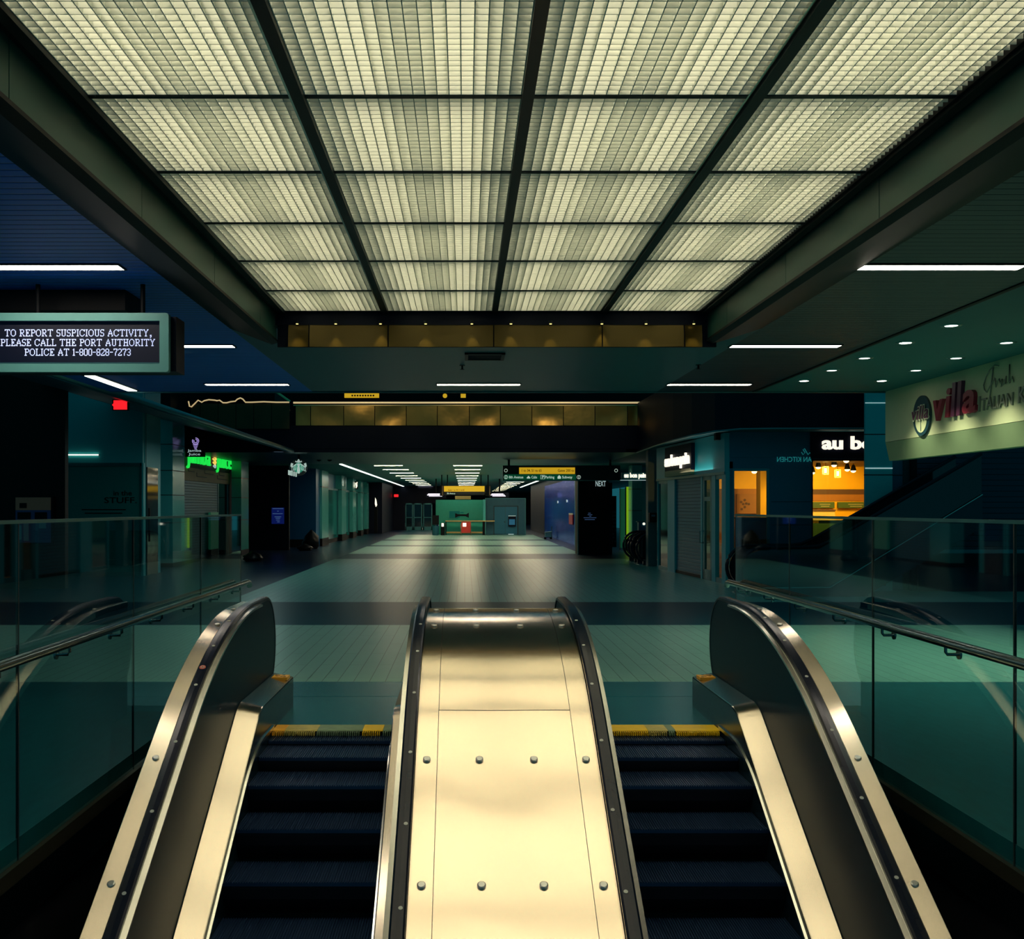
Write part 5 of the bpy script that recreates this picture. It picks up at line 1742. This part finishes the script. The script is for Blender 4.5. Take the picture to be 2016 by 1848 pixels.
# black pylon
YP = 41.6
py_ = thing('info_pylon', 'tall black pylon with faint blue text beside the blue ribbed wall', 'pylon', (xat(1170, YP), YP, 0))
obj('body', B().box(xat(1139, YP), xat(1198, YP), YP, YP + 1.2, 0, zat(946, YP)), 'ink', py_)
obj('side_panel', B().box(xat(1198, YP), xat(1206, YP), YP + .1, YP + 1.2, 0, zat(950, YP)), 'black_blue', py_)
obj('edge_trim', B().box(xat(1137, YP), xat(1139, YP), YP, YP + .05, 0, zat(946, YP)), 'steel_frame', py_)
ln = B()
for py, a, b in ((1019, 1149, 1174), (1022.5, 1151, 1171), (1010, 1158, 1163), (1013, 1157, 1166), (1016, 1160, 1164)):
    ln.box(xat(a, YP), xat(b, YP), YP - .006, YP, zat(py + .5, YP), zat(py - .5, YP))
obj('text_lines', ln, 'text_blue', py_)
nx = thing('letter_sign', 'small teal lit letters hanging above the black pylon', 'sign', at(1181, 950, YP))
obj('letters', B().text('NEXT', (xat(1172, YP - .3), YP - .3, zat(957, YP - .3)), (1, 0, 0), Uv, .30, .01, 0, .01, 0, 'LEFT', xat(1192, YP) - xat(1172, YP)), 'white_dim', nx)
obj('bar', B().box(xat(1171, YP), xat(1193, YP), YP - .3, YP - .26, zat(946.5, YP - .3), zat(945.5, YP - .3)), 'black', nx)
# rack and lime panels, pier, small far lit sign
rk = thing('card_rack', 'tall rack of small cards between the black pylon and lime panels', 'rack', (xat(1208, 44), 44, 0))
obj('post', B().box(xat(1200.5, 44), xat(1203, 44), 44, 44.1, 0, zat(976, 44)), 'pier', rk)
obj('back_panel', B().box(xat(1203, 44), xat(1214, 44), 44.05, 44.1, .2, zat(976, 44)), 'black_blue', rk)
cd = B()
for i in range(9):
    for j in range(3):
        if random.random() < .75:
            xx, zz = xat(1204.5 + j * 3, 44), .4 + i * .15
            cd.box(xx, xx + .04, 44.03, 44.05, zz, zz + .08)
obj('cards', cd, 'booth_grey', rk)
YLm = 46.0
for pa, pb, pt, m_, lb in ((1221, 1231, 962, 'green_panel', 'darker green lit shop panel beside the lime one'), (1233, 1244, 958, 'lime', 'bright lime lit shop panel by the teal pier')):
    t = thing('glowing_display', lb, 'panel', (xat(pa, YLm), YLm, 0), 'lime shop panels')
    obj('face', B().box(xat(pa, YLm), xat(pb, YLm), YLm, YLm + .1, .1, zat(pt, YLm)), m_, t)
    obj('frame', B().box(xat(pa, YLm) - .015, xat(pa, YLm), YLm - .02, YLm + .12, 0, zat(pt, YLm) + .05).box(xat(pb, YLm), xat(pb, YLm) + .015, YLm - .02, YLm + .12, 0, zat(pt, YLm) + .05), 'black', t)
pier(xat(1244.5, 45), xat(1264, 45), 45, 46, 3.6, 'pier', 'pillar', (1.7, 2.6))
pier(xat(1276, 33.2), xat(1293, 33.2), 33.2, 33.6, 3.6, 'wall_deep', 'pillar', (), None)
struct('wall_right.005', B().box(xat(1264, 47), 12, 47, 47.2, 0, 3.6), 'wall_blue')
pb_ = thing('wall_box', 'small black box mounted on the dark pier near the slanting front', 'box', at(1286, 1017, 33.1))
p = at(1285, 1018, 33.15)
obj('box', B().box(p.x - .12, p.x + .12, p.y - .12, p.y + .04, p.z - .15, p.z + .14), 'black', pb_)
obj('screen', B().box(p.x - .06, p.x + .06, p.y - .126, p.y - .12, p.z + .02, p.z + .08), 'booth_grey', pb_)
fs_ = thing('shop_sign', 'far small white lit letter sign above the lime panels', 'sign', at(1250, 937, 44))
d = 43.5
obj('panel', B().box(xat(1224, d), xat(1275, d), d + .02, d + .1, zat(944, d), zat(930, d)), 'wall_deep', fs_)
obj('lettering', B().text('au bon pain', (xat(1229, d), d + .02, zat(939.5, d)), (1, 0, 0), Uv, .26, .05, 0, .04, 0, 'LEFT', xat(1272, d) - xat(1229, d)), 'white_lit', fs_)
obj('strip', B().box(xat(1220, d), xat(1276, d), d, d + .1, zat(945.5, d), zat(944.5, d)), 'white_dim', fs_)
wb = thing('wall_fountain', 'small basin unit with a bright spot beside the teal pier', 'fountain', at(1263, 1035, 42))
d = 42.0
obj('top', B().box(xat(1255, d), xat(1277, d), d, d + .4, zat(1027.5, d), zat(1026, d)), 'steel_frame', wb)
obj('body', B().box(xat(1258, d), xat(1277, d), d + .05, d + .4, 0, zat(1027.5, d)), 'wall_blue', wb)
obj('bright_knob', B().cyl((xat(1268, d), d + .05, zat(1031, d)), (0, -1, 0), .05, .03, 12), 'white_lit', wb)

# carts and dark bundles on the floor
dct = 62.0
lc = thing('luggage_cart', 'low metal luggage cart standing at the foot of the blue ribbed wall', 'cart', (xat(1080, dct), dct, 0))
f = B()
X0, X1 = xat(1072, dct), xat(1087, dct)
f.tube([(X0, dct, .12), (X1, dct, .12), (X1, dct + .5, .12), (X0, dct + .5, .12), (X0, dct, .12)], .02, 6)
f.tube([(X1, dct, .12), (X1, dct, .75), (X1, dct + .5, .75), (X1, dct + .5, .12)], .02, 6)
f.tube([(X0, dct, .4), (X1, dct, .45)], .02, 6)
obj('frame', f, 'chrome', lc)
for xx in (X0 + .05, X1 - .05):
    for y_ in (dct + .02, dct + .48):
        obj('wheel', B().cyl((xx, y_ - .02, .06), (0, 1, 0), .06, .04, 12), 'black', lc)
obj('load', B().box(X0 + .05, X1 - .05, dct + .05, dct + .45, .14, .42), 'booth_grey', lc)


def bundle(px, py, d, w, h, label):
    p = at(px, py, d); p.z = 0
    m_ = B()
    nn, mm = 10, 6
    vs, fs = [], []
    rnd = random.Random(px)
    for j in range(mm + 1):
        t_ = j / mm
        for k in range(nn):
            a = 2 * PI * k / nn
            r_ = w * .5 * (math.sin(PI * min(.98, t_ * .75 + .25))) * rnd.uniform(.8, 1.15)
            vs.append((p.x + r_ * math.cos(a), p.y + r_ * .8 * math.sin(a), h * t_))
    for j in range(mm):
        for k in range(nn):
            k2 = (k + 1) % nn
            fs.append((j * nn + k, j * nn + k2, (j + 1) * nn + k2, (j + 1) * nn + k))
    fs.append(tuple(range(mm * nn, mm * nn + nn)))
    m_.add(vs, fs, 0, True)
    return tag(obj('black_bundle', m_, 'bundle'), label, 'bundle')


bundle(613, 1080, 47.5, .8, .85, 'tall black bundle on the floor against the dark blue pier')
bundle(600, 1084, 45.5, .7, .3, 'low black bundle on the floor in front of the dark blue pier')
bundle(498, 1110, 36.5, .7, .35, 'low black bundle on the floor beyond the second tiled pier')

# ================================================================ MESSAGE SIGN
FONT = {
 'T': ["#######", "#..#..#", "...#...", "...#...", "...#...", "...#...", "...#...", "...#...", "..###.."],
 'O': ["..###..", ".#...#.", "#.....#", "#.....#", "#.....#", "#.....#", "#.....#", ".#...#.", "..###.."],
 'R': ["#####..", ".#...#.", ".#...#.", ".#...#.", ".####..", ".#.#...", ".#..#..", ".#...#.", "###..##"],
 'E': ["######", ".#...#", ".#....", ".#.#..", ".###..", ".#.#..", ".#....", ".#...#", "######"],
 'P': ["#####.", ".#...#", ".#...#", ".#...#", ".####.", ".#....", ".#....", ".#....", "###..."],
 'S': [".####", "#...#", "#....", "#....", ".###.", "....#", "....#", "#...#", "####."],
 'U': ["###.###", ".#...#.", ".#...#.", ".#...#.", ".#...#.", ".#...#.", ".#...#.", ".#...#.", "..###.."],
 'I': ["###", ".#.", ".#.", ".#.", ".#.", ".#.", ".#.", ".#.", "###"],
 'C': ["..###.#", ".#...##", "#.....#", "#......", "#......", "#......", "#.....#", ".#...#.", "..###.."],
 'A': ["...#...", "...#...", "..#.#..", "..#.#..", ".#...#.", ".#####.", ".#...#.", "#.....#", "##...##"],
 'V': ["##...##", "#.....#", ".#...#.", ".#...#.", ".#...#.", "..#.#..", "..#.#..", "...#...", "...#..."],
 'Y': ["##...##", ".#...#.", "..#.#..", "..#.#..", "...#...", "...#...", "...#...", "...#...", "..###.."],
 'L': ["###...", ".#....", ".#....", ".#....", ".#....", ".#....", ".#....", ".#...#", "######"],
 'H': ["###.###", ".#...#.", ".#...#.", ".#...#.", ".#####.", ".#...#.", ".#...#.", ".#...#.", "###.###"],
 ',': ["...", "...", "...", "...", "...", "...", "...", ".##", ".##", "..#", ".#."],
 '1': [".#.", "##.", ".#.", ".#.", ".#.", ".#.", ".#.", ".#.", "###"],
 '-': ["....", "....", "....", "....", "####", "....", "....", "....", "...."],
 '8': [".###.", "#...#", "#...#", "#...#", ".###.", "#...#", "#...#", "#...#", ".###."],
 '0': [".###.", "#...#", "#...#", "#...#", "#...#", "#...#", "#...#", "#...#", ".###."],
 '2': [".###.", "#...#", "....#", "....#", "...#.", "..#..", ".#...", "#...#", "#####"],
 '7': ["#####", "#...#", "....#", "...#.", "...#.", "..#..", "..#..", "..#..", "..#.."],
 '3': [".###.", "#...#", "....#", "....#", "..##.", "....#", "....#", "#...#", ".###."],
}
YM = 8.5
ms = thing('message_sign', 'hanging electronic sign with three lines of lit white letters in a teal frame', 'sign', at(200, 675, YM))
q = lambda a, b, c_, d_, y0, y1: B().box(xat(a, YM), xat(b, YM), y0, y1, zat(d_, YM), zat(c_, YM))
PL = -95
obj('housing', q(PL, 345, 622, 730, YM + .03, YM + .28), 'black_blue', ms)
fr = B()
xo0, xo1, xi0, xi1 = xat(PL, YM), xat(334, YM), xat(PL + 18, YM), xat(316, YM)
zo0, zo1, zi0, zi1 = zat(733, YM), zat(617, YM), zat(716, YM), zat(632, YM)
rc = .03
outer = [(xo0, zo0), (xo1 - rc, zo0), (xo1 - rc * .3, zo0 + rc * .3), (xo1, zo0 + rc), (xo1, zo1 - rc), (xo1 - rc * .3, zo1 - rc * .3), (xo1 - rc, zo1), (xo0, zo1)]
fr.box(xo0, xi1, YM - .03, YM + .04, zo0, zi0).box(xo0, xi1, YM - .03, YM + .04, zi1, zo1)
fr.prism([(xi1, zo0), (xo1 - .02, zo0), (xo1 - .006, zo0 + .006), (xo1, zo0 + .02), (xo1, zo1 - .02), (xo1 - .006, zo1 - .006), (xo1 - .02, zo1), (xi1, zo1)], 'y', YM - .03, YM + .04)
fr.box(xo0, xi0, YM - .03, YM + .04, zo0, zo1)
obj('bezel', fr, 'sign_body', ms)
obj('screen', q(PL + 18, 316, 632, 716, YM + .005, YM + .02), 'screen', ms)
obj('inner_edge', B().box(xi0, xi1, YM - .032, YM - .02, zi0, zi0 + .006).box(xi0, xi1, YM - .032, YM - .02, zi1 - .004, zi1), 'steel_frame', ms)
lt = B()


def led_line(s, px0, px1, py0, py1):
    wid = 0
    cells = []
    for ch in s:
        if ch == ' ':
            wid += 4
            continue
        g = FONT[ch]
        for j, row in enumerate(g):
            for i, c_ in enumerate(row):
                if c_ == '#':
                    cells.append((wid + i, j))
        wid += len(g[0]) + 1
    wid -= 1
    x0, x1 = xat(px0, YM), xat(px1, YM)
    z1, z0 = zat(py0, YM), zat(py1, YM)
    dx, dz = (x1 - x0) / wid, (z1 - z0) / 9
    for i, j in cells:
        xa, zb = x0 + i * dx, z1 - j * dz
        lt.box(xa + dx * .04, xa + dx * .96, YM + .001, YM + .005, zb - dz * .96, zb - dz * .04)


led_line('TO REPORT SUSPICIOUS ACTIVITY,', 9, 298, 648, 662)
led_line('PLEASE CALL THE PORT AUTHORITY', 1, 305, 667, 681)
led_line('POLICE AT 1-800-828-7273', 48, 257, 686, 700)
obj('lettering', lt, 'led', ms)
for px in (60, 270):
    obj('hanger', B().tube([(xat(px, YM), YM + .15, zo1 - .02), (xat(px, YM), YM + .15, HL)], .02, 8), 'black', ms)
obj('mounting_box', B().box(xat(-95, 8.9), xat(250, 8.9), 8.85, 9.3, 3.43, HL), 'black', ms)

# ================================================================ WORLD AND LIGHT
w = D.worlds.new('world')
sc.world = w
w.use_nodes = True
bg = w.node_tree.nodes['Background']
bg.inputs[0].default_value = (.05, .62, .80, 1)
bg.inputs[1].default_value = 0.14
# daylight-free building: fill lights added without fittings for gallery, canopy and booth
for xx in (-3.4, 0, 3.4):
    lamp('gallery_fill', 'SPOT', (xx, 30.5, 6.6), 95, (1, .80, .42), spot_size=math.radians(60), spot_blend=.6, shadow_soft_size=.1).rotation_euler = (math.radians(58), 0, 0)
lamp('canopy_fill', 'AREA', (-6.0, 33.0, 3.62), 110, (.70, 1, .92), shape='RECTANGLE', size=.3, size_y=18)
lamp('booth_fill', 'AREA', (x(905), YZ + .6, 2.9), 10, (.9, 1, .85), shape='RECTANGLE', size=3, size_y=.4)

vs_ = sc.view_settings
sc.display_settings.display_device = 'sRGB'
vs_.view_transform = 'Standard'
vs_.look = 'None'
vs_.gamma = 1.0
vs_.exposure = 0.0
vs_.use_curve_mapping = False
cy = sc.cycles
cy.use_denoising = True
cy.max_bounces = 8
cy.diffuse_bounces = 3
cy.glossy_bounces = 4
cy.transparent_max_bounces = 12
cy.transmission_bounces = 6
cy.sample_clamp_indirect = 4.0
cy.caustics_reflective = False
cy.caustics_refractive = False
cy.blur_glossy = .5
